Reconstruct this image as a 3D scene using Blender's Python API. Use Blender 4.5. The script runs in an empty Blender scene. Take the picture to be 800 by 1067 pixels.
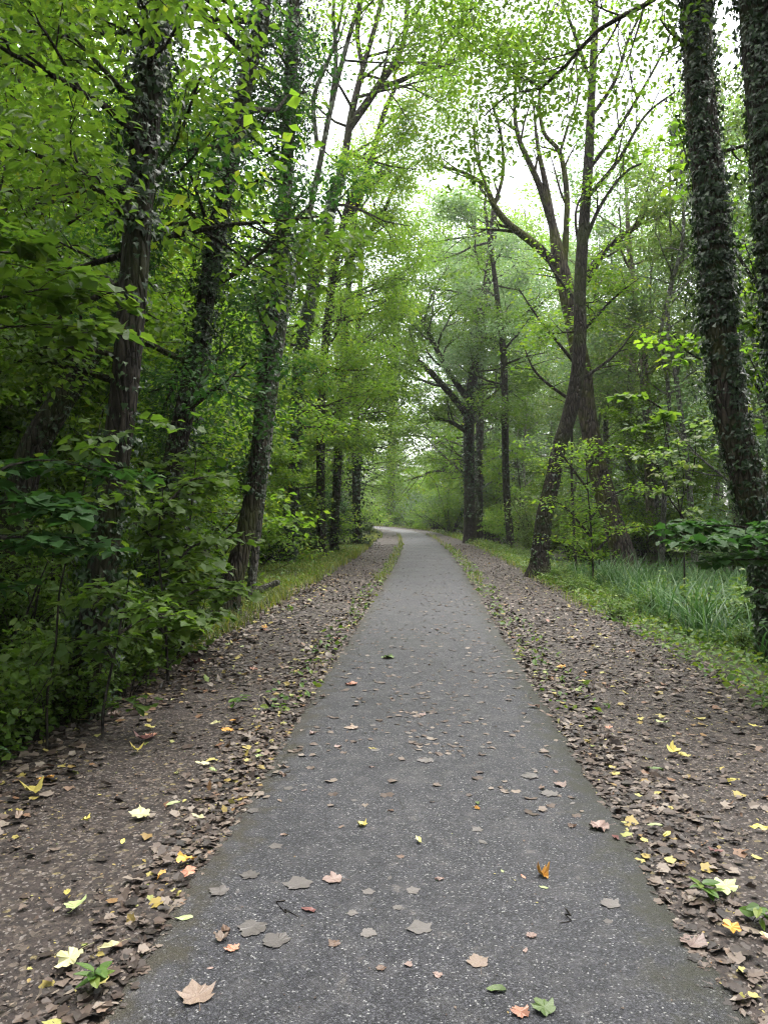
import bpy, math
import numpy as np

R = np.random.default_rng(11)
scene = bpy.context.scene
col = scene.collection
rad = math.radians
HAZE = 0.0004

# ------------------------------------------------------------------ camera frame
CAMH, F, YAW, HOR = 1.65, 770.0, rad(3.42), 536.0
FWD = np.array([-math.sin(YAW), math.cos(YAW), 0.0])
RGT = np.array([math.cos(YAW), math.sin(YAW), 0.0])


def P(px, py, D):
    """World point seen at photo pixel (px, py) from the photographer's spot at distance D."""
    return np.array([0, 0, CAMH]) + D * FWD + (px - 400) / F * D * RGT + np.array([0, 0, (HOR - py) / F * D])


def cxl(y):
    """Centre line of the path: straight at first, then bending away to the left."""
    y = np.asarray(y, float)
    return np.where(y > 20, -(np.maximum(y, 20) - 20) ** 2 / 1250.0 - np.maximum(y - 62, 0) ** 2 / 420.0, 0.0) - 0.02


def sstep(t):
    t = np.clip(t, 0, 1)
    return t * t * (3 - 2 * t)


def wob(x, y):
    return (np.sin(x * 1.7 + 1.3 * np.sin(y * .9)) + np.sin(y * 1.3 + 1.7 * np.sin(x * 1.1 + 2)) +
            .5 * np.sin(x * 4.1 + y * 3.3) + .5 * np.sin(y * 5.2 - x * 2.7)) / 3


def gz(x, y):
    x = np.asarray(x, float); y = np.asarray(y, float)
    u = x - cxl(y)
    dl = sstep((-u - 2.6 - 2.0 * sstep((y - 7) / 5)) / 2.2) * 0.62
    dr = sstep((u - 2.9) / 2.4) * 0.34
    au = np.abs(u)
    off = sstep((au - 2.4) / 1.5)
    sh = sstep((au - 0.98) / .1)
    z = -dl - dr + off * 0.09 * wob(x * .8, y * .8) + sh * (0.012 * wob(x * 3, y * 3) + 0.012)
    z = z + off * sstep((au - 14) / 60) * 2.2
    z = z - (1 - sh) * .01
    return z


# ------------------------------------------------------------------ mesh helper
class Geo:
    def __init__(s):
        s.v, s.li, s.ls, s.t, s.n, s.sm, s.mi = [], [], [], [], 0, [], []

    def add(s, v, f, tint=.5, smooth=True, mi=0):
        v = np.asarray(v, float); f = np.asarray(f, int)
        if len(v) == 0: return
        s.v.append(v); s.li.append((f + s.n).ravel()); s.ls.append(np.full(len(f), f.shape[1]))
        s.t.append(np.broadcast_to(np.asarray(tint, float), (len(v),)).copy())
        s.sm.append(np.full(len(f), smooth)); s.mi.append(np.full(len(f), mi)); s.n += len(v)

    def mesh(s, name, mats, origin=(0, 0, 0)):
        me = bpy.data.meshes.new(name)
        v = np.concatenate(s.v) - np.asarray(origin, float)
        li = np.concatenate(s.li); ls = np.concatenate(s.ls)
        me.vertices.add(len(v)); me.vertices.foreach_set('co', v.astype(np.float32).ravel())
        me.loops.add(len(li)); me.loops.foreach_set('vertex_index', li.astype(np.int32))
        me.polygons.add(len(ls))
        st = np.concatenate([[0], np.cumsum(ls)[:-1]])
        me.polygons.foreach_set('loop_start', st.astype(np.int32))
        me.polygons.foreach_set('use_smooth', np.concatenate(s.sm))
        me.polygons.foreach_set('material_index', np.concatenate(s.mi).astype(np.int32))
        me.update(calc_edges=True)
        a = me.attributes.new('tint', 'FLOAT', 'POINT')
        a.data.foreach_set('value', np.concatenate(s.t).astype(np.float32))
        if not isinstance(mats, (list, tuple)): mats = [mats]
        for m in mats: me.materials.append(m)
        return me


def link(name, data, parent=None, loc=(0, 0, 0)):
    o = bpy.data.objects.new(name, data); col.objects.link(o)
    o.location = loc
    if parent: o.parent = parent
    return o


def tag(o, label, cat, group=None):
    o['label'] = label; o['category'] = cat
    if group: o['group'] = group
    return o


def thing(name, label, cat, loc, group=None):
    return tag(link(name, None, None, tuple(float(c) for c in loc)), label, cat, group)


def part(name, geo, mats, root):
    return link(name, geo.mesh(name, mats, root.location), root)


def copy_tree(o, loc, rz, sc, label=None, group=None, cat=None):
    c = o.copy(); col.objects.link(c)
    c.location = loc; c.rotation_euler = (0, 0, rz); c.scale = sc if hasattr(sc, '__len__') else (sc, sc, sc)
    if label: c['label'] = label
    if group: c['group'] = group
    for ch in o.children:
        d = ch.copy(); col.objects.link(d); d.parent = c
    return c


# ------------------------------------------------------------------ materials
def newmat(name):
    m = bpy.data.materials.new(name); m.use_nodes = True
    nt = m.node_tree; nt.nodes.clear()
    out = nt.nodes.new('ShaderNodeOutputMaterial')
    return m, nt, out


def nd(nt, typ, **kw):
    n = nt.nodes.new(typ)
    for k, v in kw.items():
        if k.startswith('i_'):
            n.inputs[k[2:].replace('_', ' ')].default_value = v
        elif k.startswith('n'):
            n.inputs[int(k[1:])].default_value = v
        else:
            setattr(n, k, v)
    return n


def ramp(nt, stops, interp='LINEAR'):
    n = nt.nodes.new('ShaderNodeValToRGB'); cr = n.color_ramp; cr.interpolation = interp
    while len(cr.elements) < len(stops): cr.elements.new(.5)
    for e, (p, c) in zip(cr.elements, stops):
        e.position = p; e.color = (*c, 1) if len(c) == 3 else c
    return n


def mixc(nt, a, b, fac, mode='MIX'):
    n = nt.nodes.new('ShaderNodeMix'); n.data_type = 'RGBA'; n.blend_type = mode
    for s, v in ((n.inputs['Factor'], fac), (n.inputs[6], a), (n.inputs[7], b)):
        if hasattr(v, 'links') or hasattr(v, 'is_linked'): nt.links.new(v, s)
        else: s.default_value = v if not isinstance(v, tuple) or len(v) == 4 else (*v, 1)
    return n.outputs[2]


def math_(nt, op, a, b=None, clamp=False):
    n = nt.nodes.new('ShaderNodeMath'); n.operation = op; n.use_clamp = clamp
    for i, v in enumerate((a, b)):
        if v is None: continue
        if hasattr(v, 'is_linked'): nt.links.new(v, n.inputs[i])
        else: n.inputs[i].default_value = v
    return n.outputs[0]


def leafmat(name, stops, trans=.45, tcol=(1.5, 1.45, .55), rough=.42, spec=.4):
    m, nt, out = newmat(name); L = nt.links
    at = nd(nt, 'ShaderNodeAttribute', attribute_name='tint')
    rp = ramp(nt, stops); L.new(at.outputs['Fac'], rp.inputs[0])
    pr = nd(nt, 'ShaderNodeBsdfPrincipled', i_Roughness=rough)
    pr.inputs['Specular IOR Level'].default_value = spec
    L.new(rp.outputs[0], pr.inputs['Base Color'])
    tr = nd(nt, 'ShaderNodeBsdfTranslucent')
    L.new(mixc(nt, rp.outputs[0], (*tcol, 1), 1.0, 'MULTIPLY'), tr.inputs['Color'])
    mx = nd(nt, 'ShaderNodeMixShader', n0=trans)
    L.new(pr.outputs[0], mx.inputs[1]); L.new(tr.outputs[0], mx.inputs[2])
    L.new(mx.outputs[0], out.inputs['Surface'])
    return m


def barkmat(name, c0, c1, moss=None, mossamt=.35, scale=9., stretch=.22, bump=.6, lichen=None):
    m, nt, out = newmat(name); L = nt.links
    tc = nd(nt, 'ShaderNodeTexCoord')
    mp = nd(nt, 'ShaderNodeMapping'); mp.inputs['Scale'].default_value = (1, 1, stretch)
    L.new(tc.outputs['Object'], mp.inputs[0])
    n1 = nd(nt, 'ShaderNodeTexNoise', i_Scale=scale * 2.2, i_Detail=6., i_Roughness=.65)
    L.new(mp.outputs[0], n1.inputs['Vector'])
    vo = nd(nt, 'ShaderNodeTexVoronoi', feature='DISTANCE_TO_EDGE', i_Scale=scale * 2)
    L.new(mp.outputs[0], vo.inputs['Vector'])
    n2 = nd(nt, 'ShaderNodeTexNoise', i_Scale=1.6, i_Detail=5.)
    L.new(tc.outputs['Object'], n2.inputs['Vector'])
    rp = ramp(nt, [(.3, c0), (.7, c1)]); L.new(n1.outputs[0], rp.inputs[0])
    fr = ramp(nt, [(.0, (.22, .22, .22)), (.16, (1.15, 1.15, 1.15))]); L.new(vo.outputs['Distance'], fr.inputs[0])
    c = mixc(nt, rp.outputs[0], fr.outputs[0], .85, 'MULTIPLY')
    if lichen:
        n3 = nd(nt, 'ShaderNodeTexNoise', i_Scale=5., i_Detail=7., i_Roughness=.7)
        L.new(tc.outputs['Object'], n3.inputs['Vector'])
        r3 = ramp(nt, [(.52, (0, 0, 0)), (.6, (1, 1, 1))]); L.new(n3.outputs[0], r3.inputs[0])
        c = mixc(nt, c, (*lichen, 1), math_(nt, 'MULTIPLY', r3.outputs[0], .7))
    if moss:
        r2 = ramp(nt, [(.5 - mossamt * .3, (0, 0, 0)), (.72 - mossamt * .2, (1, 1, 1))]); L.new(n2.outputs[0], r2.inputs[0])
        c = mixc(nt, c, (*moss, 1), math_(nt, 'MULTIPLY', r2.outputs[0], .85))
    pr = nd(nt, 'ShaderNodeBsdfPrincipled', i_Roughness=.85)
    pr.inputs['Specular IOR Level'].default_value = .2
    L.new(c, pr.inputs['Base Color'])
    h = math_(nt, 'ADD', math_(nt, 'MULTIPLY', math_(nt, 'MINIMUM', vo.outputs['Distance'], .25), 3.), n1.outputs[0])
    bp = nd(nt, 'ShaderNodeBump', i_Strength=min(1., bump * 1.6), i_Distance=.05)
    L.new(h, bp.inputs['Height']); L.new(bp.outputs[0], pr.inputs['Normal'])
    L.new(pr.outputs[0], out.inputs['Surface'])
    return m


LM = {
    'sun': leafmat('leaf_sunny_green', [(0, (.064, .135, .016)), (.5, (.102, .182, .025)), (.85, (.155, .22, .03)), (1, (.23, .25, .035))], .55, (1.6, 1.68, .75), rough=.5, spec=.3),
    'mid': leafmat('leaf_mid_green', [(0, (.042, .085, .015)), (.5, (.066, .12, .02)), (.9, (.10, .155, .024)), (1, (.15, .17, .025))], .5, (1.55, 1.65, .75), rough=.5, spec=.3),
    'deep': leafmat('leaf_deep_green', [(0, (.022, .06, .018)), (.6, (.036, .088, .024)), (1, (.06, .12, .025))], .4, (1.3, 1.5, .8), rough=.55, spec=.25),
    'ivy': leafmat('leaf_ivy', [(0, (.010, .026, .008)), (.7, (.019, .046, .012)), (1, (.042, .085, .018))], .2, rough=.42, spec=.4),
    'grey': leafmat('leaf_grey_green', [(0, (.08, .135, .07)), (.6, (.125, .185, .10)), (1, (.18, .22, .10))], .55, (1.3, 1.45, .95)),
    'olive': leafmat('leaf_olive', [(0, (.075, .125, .04)), (.6, (.12, .175, .055)), (1, (.19, .20, .07))], .55, (1.35, 1.5, .8)),
    'autumn': leafmat('leaf_autumn', [(0, (.09, .13, .02)), (.6, (.19, .19, .03)), (1, (.30, .16, .03))], .45),
    'reed': leafmat('leaf_reed', [(0, (.026, .075, .024)), (.5, (.055, .125, .042)), (.85, (.10, .18, .065)), (1, (.24, .24, .10))], .35, (1.2, 1.3, .7), rough=.45, spec=.4),
    'grass': leafmat('leaf_grass', [(0, (.06, .10, .015)), (.5, (.11, .16, .025)), (.85, (.19, .21, .04)), (1, (.28, .24, .09))], .4),
    'cover': leafmat('leaf_ground_cover', [(0, (.05, .11, .02)), (.6, (.09, .17, .03)), (1, (.17, .22, .04))], .4),
}
BK = {
    'dark': barkmat('bark_dark', (.012, .010, .008), (.05, .04, .032), (.035, .045, .012), .2),
    'brown': barkmat('bark_brown', (.022, .017, .014), (.085, .067, .054), (.05, .06, .015), .2, scale=8),
    'grey': barkmat('bark_grey', (.06, .055, .05), (.20, .185, .165), (.06, .075, .03), .15, scale=10, lichen=(.32, .33, .28)),
    'red': barkmat('bark_furrowed', (.03, .023, .02), (.12, .092, .08), (.10, .11, .02), .1, scale=6, bump=1.),
    'moss': barkmat('bark_mossy', (.022, .017, .014), (.085, .067, .055), (.09, .10, .018), .35, scale=8),
    'pale': barkmat('bark_pale', (.12, .09, .07), (.33, .27, .23), (.08, .09, .04), .2, scale=10),
    'twig': barkmat('bark_twig', (.02, .017, .014), (.07, .06, .05), None),
}

# ------------------------------------------------------------------ leaf templates (x width, y length, z up), length 1
def fan(outline, centre=(0, .35), curl=.12, fold=.10):
    pts = [(0, 0)] + outline + [(0, 1.0)] + [(-x, y) for x, y in outline[::-1]]
    v = np.array([(centre[0], centre[1], -.0)] + [(x, y, 0) for x, y in pts])
    v[:, 2] = np.abs(v[:, 0]) * fold * 2 - curl * v[:, 1] ** 2
    n = len(pts)
    f = np.array([(0, 1 + i, 1 + (i + 1) % n) for i in range(n)])
    return v, f


T_DIA = (np.array([(0, 0, 0), (.30, .45, .06), (0, 1, -.1), (-.30, .45, .06)]), np.array([(0, 1, 2, 3)]))
T_OVAL = (np.array([(0, 0, 0), (.22, .25, .05), (.25, .6, .03), (0, 1, -.14), (-.25, .6, .03), (-.22, .25, .05), (0, .45, -.02)]),
          np.array([(0, 1, 6), (1, 2, 6), (2, 3, 6), (3, 4, 6), (4, 5, 6), (5, 0, 6)]))
T_MAPLE = fan([(.30, -.05), (.45, .08), (.40, .22), (.58, .50), (.38, .56), (.29, .72)])
T_MAPLE_HI = fan([(.12, -.06), (.28, -.06), (.43, .05), (.38, .13), (.42, .24), (.53, .36), (.59, .53), (.48, .55), (.40, .57),
                  (.35, .61), (.34, .71), (.24, .79), (.15, .89)], curl=.1, fold=.06)
T_IVY = fan([(.22, -.12), (.42, .10), (.27, .30), (.18, .55)], curl=.2, fold=.05)
T_OVAL_HI = fan([(.12, .05), (.22, .18), (.28, .36), (.26, .55), (.19, .74), (.09, .9)], curl=.1, fold=.1)


def unit(a):
    return a / np.maximum(np.linalg.norm(a, axis=-1, keepdims=True), 1e-9)


def put_leaves(geo, tpl, pos, nrm, head, size, tint):
    n = len(pos)
    if n == 0: return
    z = unit(nrm); y = head - (head * z).sum(-1, keepdims=True) * z
    y = unit(y + 1e-6); x = np.cross(y, z)
    tv, tf = tpl
    s = np.asarray(size).reshape(-1, 1, 1)
    asp = (1 + .22 * R.standard_normal(n)).clip(.6, 1.4).reshape(-1, 1, 1)
    v = pos[:, None, :] + s * (tv[None, :, 0:1] * asp * x[:, None, :] + tv[None, :, 1:2] * y[:, None, :] + tv[None, :, 2:3] * z[:, None, :])
    k = len(tv)
    f = tf[None] + (np.arange(n) * k)[:, None, None]
    geo.add(v.reshape(-1, 3), f.reshape(-1, tf.shape[1]), np.repeat(np.broadcast_to(tint, (n,)), k), smooth=False)


def cloud(geo, tpl, cen, per, r, flat, size, tilt=.45, droop=.35, out=None, base_t=None):
    """Leaves gathered in small flat layers round each anchor."""
    cen = np.asarray(cen, float).reshape(-1, 3)
    m = len(cen)
    if m == 0: return
    n = m * per
    d = R.standard_normal((n, 3)); d = unit(d) * (R.random((n, 1)) ** .45)
    off = d * np.array([r, r, r * flat])
    c = np.repeat(cen, per, 0)
    hd = off * np.array([1, 1, 0]) + .25 * r * R.standard_normal((n, 3)); hd[:, 2] -= droop * r
    nr = np.array([0, 0, 1.]) + tilt * R.standard_normal((n, 3))
    nr[:, :2] += .25 * off[:, :2] / max(r, 1e-6)
    bt = R.random(m) if base_t is None else np.broadcast_to(base_t, (m,))
    t = np.repeat(bt, per) * .55 + .45 * R.random(n)
    p = c + off; p[:, 2] -= .15 * r * (off[:, :2] ** 2).sum(-1) / r ** 2
    put_leaves(geo, tpl, p, nr, hd, size * (.65 + .6 * R.random(n)), t.clip(0, 1))


# ------------------------------------------------------------------ tubes and branches
def resample(pts, rr, step):
    pts = np.asarray(pts, float); rr = np.asarray(rr, float)
    n = len(pts)
    if n < 3:
        k = max(2, int(np.linalg.norm(pts[-1] - pts[0]) / step) + 1)
        t = np.linspace(0, 1, k)[:, None]
        return pts[0] * (1 - t) + pts[-1] * t, rr[0] + (rr[-1] - rr[0]) * t[:, 0]
    ext = np.vstack([2 * pts[0] - pts[1], pts, 2 * pts[-1] - pts[-2]])
    op, orr = [], []
    for i in range(n - 1):
        a, b, c, d = ext[i:i + 4]
        k = max(1, int(np.linalg.norm(c - b) / step))
        for t in np.arange(k) / k:
            op.append(.5 * (2 * b + (c - a) * t + (2 * a - 5 * b + 4 * c - d) * t * t + (3 * b - a - 3 * c + d) * t ** 3))
            orr.append(rr[i] * (1 - t) + rr[i + 1] * t)
    op.append(pts[-1]); orr.append(rr[-1])
    return np.array(op), np.array(orr)


def tube(geo, pts, rr, seg=8, step=.3, rough=0., flare=0., mi=0):
    p, r = resample(pts, rr, step)
    n = len(p)
    tg = unit(np.gradient(p, axis=0))
    ref = np.array([1., .13, 0]) if abs(tg[0][0]) < .8 else np.array([0, 1., .1])
    x = unit(ref - (tg @ ref)[:, None] * tg); y = np.cross(tg, x)
    a = np.arange(seg) / seg * 2 * math.pi
    ph = R.random(4) * 6.28
    h = np.linspace(0, 1, n)[:, None] * n * step
    rad_ = r[:, None] * np.ones((1, seg))
    if rough:
        rad_ = rad_ * (1 + rough * (np.sin(3 * a + ph[0] + .5 * h) * .5 + np.sin(5 * a + ph[1] - .8 * h) * .35 +
                                    np.sin(2 * a + ph[2] + 1.9 * h) * .4 + np.sin(7 * a + ph[3] + 3 * h) * .3))
    if flare:
        fl = np.exp(-h / .22) * flare
        rad_ = rad_ * (1 + fl * (1 + .5 * np.sin(4 * a + ph[1]) + .35 * np.sin(3 * a + ph[0])))
    v = p[:, None] + rad_[..., None] * (np.cos(a)[None, :, None] * x[:, None] + np.sin(a)[None, :, None] * y[:, None])
    i = np.arange(n - 1)[:, None] * seg; j = np.arange(seg)[None]; j2 = (j + 1) % seg
    f = np.stack([i + j, i + j2, i + seg + j2, i + seg + j], -1).reshape(-1, 4)
    geo.add(v.reshape(-1, 3), f, .5, True, mi)
    geo.add(np.vstack([v[-1], p[-1] + tg[-1] * r[-1]]), [(k, (k + 1) % seg, seg) for k in range(seg)], .5, True, mi)
    return p, r


def branch(geo, p0, d, L, r0, lvl, tips, up=.12, wig=.22, kids=4, seg=6, ratio=.55, spread=.9, taper=.25, tipfrom=.35):
    """A limb that wanders, tapers and forks; anchor points of its outer part go to tips."""
    n = max(4, int(L / .45)) if lvl > 0 else 4
    d = unit(np.asarray(d, float)); p = np.asarray(p0, float)
    pts = [p]
    for i in range(n):
        d = unit(d + wig * R.standard_normal(3) * .6 + np.array([0, 0, up]) / n * 2)
        p = p + d * L / n; pts.append(p)
    pts = np.array(pts); rr = r0 * (1 - (1 - taper) * np.linspace(0, 1, n + 1))
    tube(geo, pts, rr, max(3, seg), step=max(.25, L / n))
    if lvl == 0 or L < .5:
        k0 = int(n * tipfrom)
        tips.extend(pts[max(1, k0):]); return pts
    for k in range(kids):
        t = .3 + .7 * (k + R.random() * .8) / kids
        i = min(n - 1, int(t * n)); fr = t * n - i
        q = pts[i] * (1 - fr) + pts[min(n, i + 1)] * fr if i < n else pts[n]
        dd = pts[min(n, i + 1)] - pts[i]
        s = unit(np.cross(dd, R.standard_normal(3)))
        nd_ = unit(unit(dd) + spread * s)
        branch(geo, q, nd_, L * ratio * (1.15 - .5 * t) * (.75 + .5 * R.random()), max(.004, r0 * (1 - .7 * t) * .6), lvl - 1, tips, up, wig, max(2, kids - 1), seg - 1, ratio, spread, taper, tipfrom)
    tips.extend(pts[int(n * .75):])
    return pts


def ivy_on(geo, pts, rr, density, size, out=.06, lo=0., hi=1., tuft=.0, tuft_r=.35):
    """Ivy leaves over a trunk between the fractions lo and hi of its length."""
    p, r = resample(pts, rr, .15)
    n = len(p); i0, i1 = int(lo * n), max(int(lo * n) + 1, int(hi * n))
    seglen = .15
    area = (2 * math.pi * r[i0:i1] * seglen).sum()
    N = int(area * density)
    w = r[i0:i1] / r[i0:i1].sum()
    idx = R.choice(np.arange(i0, i1), N, p=w)
    tg = unit(np.gradient(p, axis=0))[idx]
    a = R.random(N) * 2 * math.pi
    # patchy: thin out by slow noise round and along the trunk
    pn = np.sin(2 * a + idx * .11 + 1) + np.sin(a * 3 - idx * .23) + np.sin(idx * .31)
    keep = R.random(N) < (.66 + .3 * pn).clip(.14, 1)
    idx, tg, a = idx[keep], tg[keep], a[keep]; N = len(idx)
    x = unit(np.cross(tg, np.array([0.1, 1, .05]))); y = np.cross(tg, x)
    rd = np.cos(a)[:, None] * x + np.sin(a)[:, None] * y
    o = out * R.random(N) ** 1.5
    if tuft:
        hmod = (np.sin(idx * .19 + 2 * np.sin(a)) + np.sin(idx * .07 + 3)).clip(0, 2) / 2
        o = o + tuft_r * hmod * (R.random(N) < tuft) * R.random(N)
    pos = p[idx] + rd * (r[idx] * .99 + o + .004)[:, None] + tg * (R.random((N, 1)) - .5) * .15
    nr = rd + .45 * R.standard_normal((N, 3)) + np.array([0, 0, .45])
    hd = np.array([0, 0, -1.]) + .6 * R.standard_normal((N, 3))
    put_leaves(geo, T_IVY, pos, nr, hd, size * (.4 + 1.1 * R.random(N) ** 1.6), (R.random(N) ** 1.5).clip(0, 1))


# ------------------------------------------------------------------ ground
def surface_u(nt):
    """Distance from the centre line, from the mesh attribute u."""
    return nd(nt, 'ShaderNodeAttribute', attribute_name='tint').outputs['Fac']


def ground_material():
    m, nt, out = newmat('forest_soil'); L = nt.links
    geo = nd(nt, 'ShaderNodeNewGeometry'); pos = geo.outputs['Position']
    u = surface_u(nt); au = math_(nt, 'ABSOLUTE', u)
    nz = nd(nt, 'ShaderNodeTexNoise', i_Scale=1.2, i_Detail=6.); L.new(pos, nz.inputs['Vector'])
    nf = nd(nt, 'ShaderNodeTexNoise', i_Scale=14., i_Detail=8., i_Roughness=.7); L.new(pos, nf.inputs['Vector'])
    vo = nd(nt, 'ShaderNodeTexVoronoi', i_Scale=42.); L.new(pos, vo.inputs['Vector'])
    vg = nd(nt, 'ShaderNodeTexVoronoi', i_Scale=95.); L.new(pos, vg.inputs['Vector'])
    sep = nd(nt, 'ShaderNodeSeparateColor'); L.new(vo.outputs['Color'], sep.inputs[0])
    sep2 = nd(nt, 'ShaderNodeSeparateColor'); L.new(vg.outputs['Color'], sep2.inputs[0])
    soil = ramp(nt, [(.3, (.013, .0105, .010)), (.55, (.036, .027, .0245)), (.75, (.064, .050, .045))]); L.new(nf.outputs[0], soil.inputs[0])
    lit = ramp(nt, [(0, (.022, .017, .015)), (.35, (.042, .032, .028)), (.7, (.072, .057, .048)), (.93, (.115, .093, .076)), (1, (.2, .16, .07))]); L.new(sep.outputs[0], lit.inputs[0])
    c = mixc(nt, soil.outputs[0], lit.outputs[0], math_(nt, 'MULTIPLY', math_(nt, 'GREATER_THAN', sep.outputs[1], .52), .75))
    st = math_(nt, 'GREATER_THAN', sep2.outputs[1], .925)
    c = mixc(nt, c, (.17, .15, .142, 1), math_(nt, 'MULTIPLY', st, .7))
    st2 = math_(nt, 'LESS_THAN', sep2.outputs[1], .3)
    c = mixc(nt, c, (.012, .010, .010, 1), math_(nt, 'MULTIPLY', st2, .5))
    floor_ = ramp(nt, [(.3, (.016, .014, .008)), (.5, (.03, .032, .012)), (.7, (.05, .055, .018))]); L.new(nf.outputs[0], floor_.inputs[0])
    k = math_(nt, 'ADD', au, math_(nt, 'MULTIPLY', math_(nt, 'SUBTRACT', nz.outputs[0], .5), 1.2))
    mr = nd(nt, 'ShaderNodeMapRange', n1=2.7, n2=3.2); L.new(k, mr.inputs[0])
    c = mixc(nt, c, floor_.outputs[0], mr.outputs[0])
    pr = nd(nt, 'ShaderNodeBsdfPrincipled', i_Roughness=.75); L.new(c, pr.inputs['Base Color'])
    pr.inputs['Specular IOR Level'].default_value = .3
    bp = nd(nt, 'ShaderNodeBump', i_Strength=.7, i_Distance=.02)
    L.new(math_(nt, 'ADD', nf.outputs[0], math_(nt, 'MULTIPLY', sep.outputs[2], .5)), bp.inputs['Height'])
    L.new(bp.outputs[0], pr.inputs['Normal']); L.new(pr.outputs[0], out.inputs['Surface'])
    return m


def asphalt_material():
    m, nt, out = newmat('asphalt'); L = nt.links
    geo = nd(nt, 'ShaderNodeNewGeometry'); pos = geo.outputs['Position']
    u = surface_u(nt)
    vo = nd(nt, 'ShaderNodeTexVoronoi', i_Scale=165.); L.new(pos, vo.inputs['Vector'])
    sep = nd(nt, 'ShaderNodeSeparateColor'); L.new(vo.outputs['Color'], sep.inputs[0])
    st = ramp(nt, [(0, (.008, .0083, .0106)), (.4, (.0185, .019, .0242)), (.75, (.037, .0375, .0465)), (.93, (.072, .073, .084)), (.97, (.13, .13, .135)), (1, (.27, .27, .27))])
    L.new(sep.outputs[0], st.inputs[0])
    nl = nd(nt, 'ShaderNodeTexNoise', i_Scale=.9, i_Detail=5.); L.new(pos, nl.inputs['Vector'])
    nm = nd(nt, 'ShaderNodeTexNoise', i_Scale=7., i_Detail=7., i_Roughness=.65); L.new(pos, nm.inputs['Vector'])
    lg = ramp(nt, [(.3, (.72, .72, .74)), (.7, (1.28, 1.27, 1.24))]); L.new(nl.outputs[0], lg.inputs[0])
    c = mixc(nt, st.outputs[0], lg.outputs[0], 1., 'MULTIPLY')
    # dusty film, patchy
    film = ramp(nt, [(.47, (0, 0, 0)), (.66, (1, 1, 1))]); L.new(nm.outputs[0], film.inputs[0])
    c = mixc(nt, c, (.10, .096, .098, 1), math_(nt, 'MULTIPLY', film.outputs[0], .26))
    ns = nd(nt, 'ShaderNodeTexNoise', i_Scale=16., i_Detail=3., i_Roughness=.6); L.new(pos, ns.inputs['Vector'])
    bl = ramp(nt, [(.60, (0, 0, 0)), (.66, (1, 1, 1))]); L.new(ns.outputs[0], bl.inputs[0])
    c = mixc(nt, c, (.15, .135, .128, 1), math_(nt, 'MULTIPLY', math_(nt, 'MULTIPLY', bl.outputs[0], film.outputs[0]), .5))
    cv = nd(nt, 'ShaderNodeTexVoronoi', feature='DISTANCE_TO_EDGE', i_Scale=.55)
    wv = nd(nt, 'ShaderNodeVectorMath', operation='ADD'); L.new(pos, wv.inputs[0])
    nw = nd(nt, 'ShaderNodeTexNoise', i_Scale=2.5, i_Detail=5.); L.new(pos, nw.inputs['Vector'])
    vm = nd(nt, 'ShaderNodeVectorMath', operation='SCALE'); vm.inputs['Scale'].default_value = .5; L.new(nw.outputs['Color'], vm.inputs[0]); L.new(vm.outputs[0], wv.inputs[1])
    L.new(wv.outputs[0], cv.inputs['Vector'])
    ck = nd(nt, 'ShaderNodeMapRange', n1=.004, n2=.0015); L.new(cv.outputs['Distance'], ck.inputs[0])
    c = mixc(nt, c, (.012, .012, .012, 1), math_(nt, 'MULTIPLY', math_(nt, 'MULTIPLY', ck.outputs[0], math_(nt, 'GREATER_THAN', nl.outputs[0], .56)), .6))
    # moss and dirt along both edges
    wob_ = math_(nt, 'MULTIPLY', math_(nt, 'SUBTRACT', nm.outputs[0], .5), 1.0)
    ur = math_(nt, 'ADD', u, wob_)
    mr = nd(nt, 'ShaderNodeMapRange', n1=.77, n2=1.03); L.new(ur, mr.inputs[0])
    c = mixc(nt, c, (.017, .017, .009, 1), math_(nt, 'MULTIPLY', mr.outputs[0], .9))
    ml = nd(nt, 'ShaderNodeMapRange', n1=-.84, n2=-1.04); L.new(ur, ml.inputs[0])
    c = mixc(nt, c, (.035, .03, .018, 1), math_(nt, 'MULTIPLY', ml.outputs[0], .8))
    pr = nd(nt, 'ShaderNodeBsdfPrincipled'); L.new(c, pr.inputs['Base Color'])
    rr = nd(nt, 'ShaderNodeMapRange', n1=.3, n2=.7, n3=.55, n4=.75); L.new(nl.outputs[0], rr.inputs[0]); L.new(rr.outputs[0], pr.inputs['Roughness'])
    pr.inputs['Specular IOR Level'].default_value = .38
    bp = nd(nt, 'ShaderNodeBump', i_Strength=.8, i_Distance=.007)
    L.new(vo.outputs['Distance'], bp.inputs['Height']); bp.invert = True
    L.new(bp.outputs[0], pr.inputs['Normal']); L.new(pr.outputs[0], out.inputs['Surface'])
    return m


def grid(us, ys, zf):
    U, Y = np.meshgrid(us, ys)
    X = U + cxl(Y); Z = zf(X, Y)
    nx, ny = len(us), len(ys)
    i = (np.arange(ny - 1)[:, None] * nx + np.arange(nx - 1)[None])
    f = np.stack([i, i + 1, i + nx + 1, i + nx], -1).reshape(-1, 4)
    g = Geo(); g.add(np.stack([X, Y, Z], -1).reshape(-1, 3), f, U.ravel()); return g


half = np.concatenate([np.arange(0, 5, .09), np.arange(5, 12, .4), np.arange(12, 40, 2.), np.array([40, 60, 90, 140, 220, 340])])
us = np.concatenate([-half[:0:-1], half])
ys = np.concatenate([np.array([-160, -90, -50, -30]), np.arange(-20, 0, 1.), np.arange(0, 14, .09), np.arange(14, 40, .3), np.arange(40, 150, 1.5), np.array([150, 180, 240, 340, 460])])
o = link('ground', grid(us, ys, gz).mesh('ground', ground_material())); o['kind'] = 'structure'

pu = np.concatenate([[-1.045, -1.035], np.linspace(-1.02, 1.02, 35), [1.035, 1.045]])
py = np.concatenate([np.arange(-20, 0, .5), np.arange(0, 16, .08), np.arange(16, 60, .3), np.arange(60, 200, 1.)])


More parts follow.
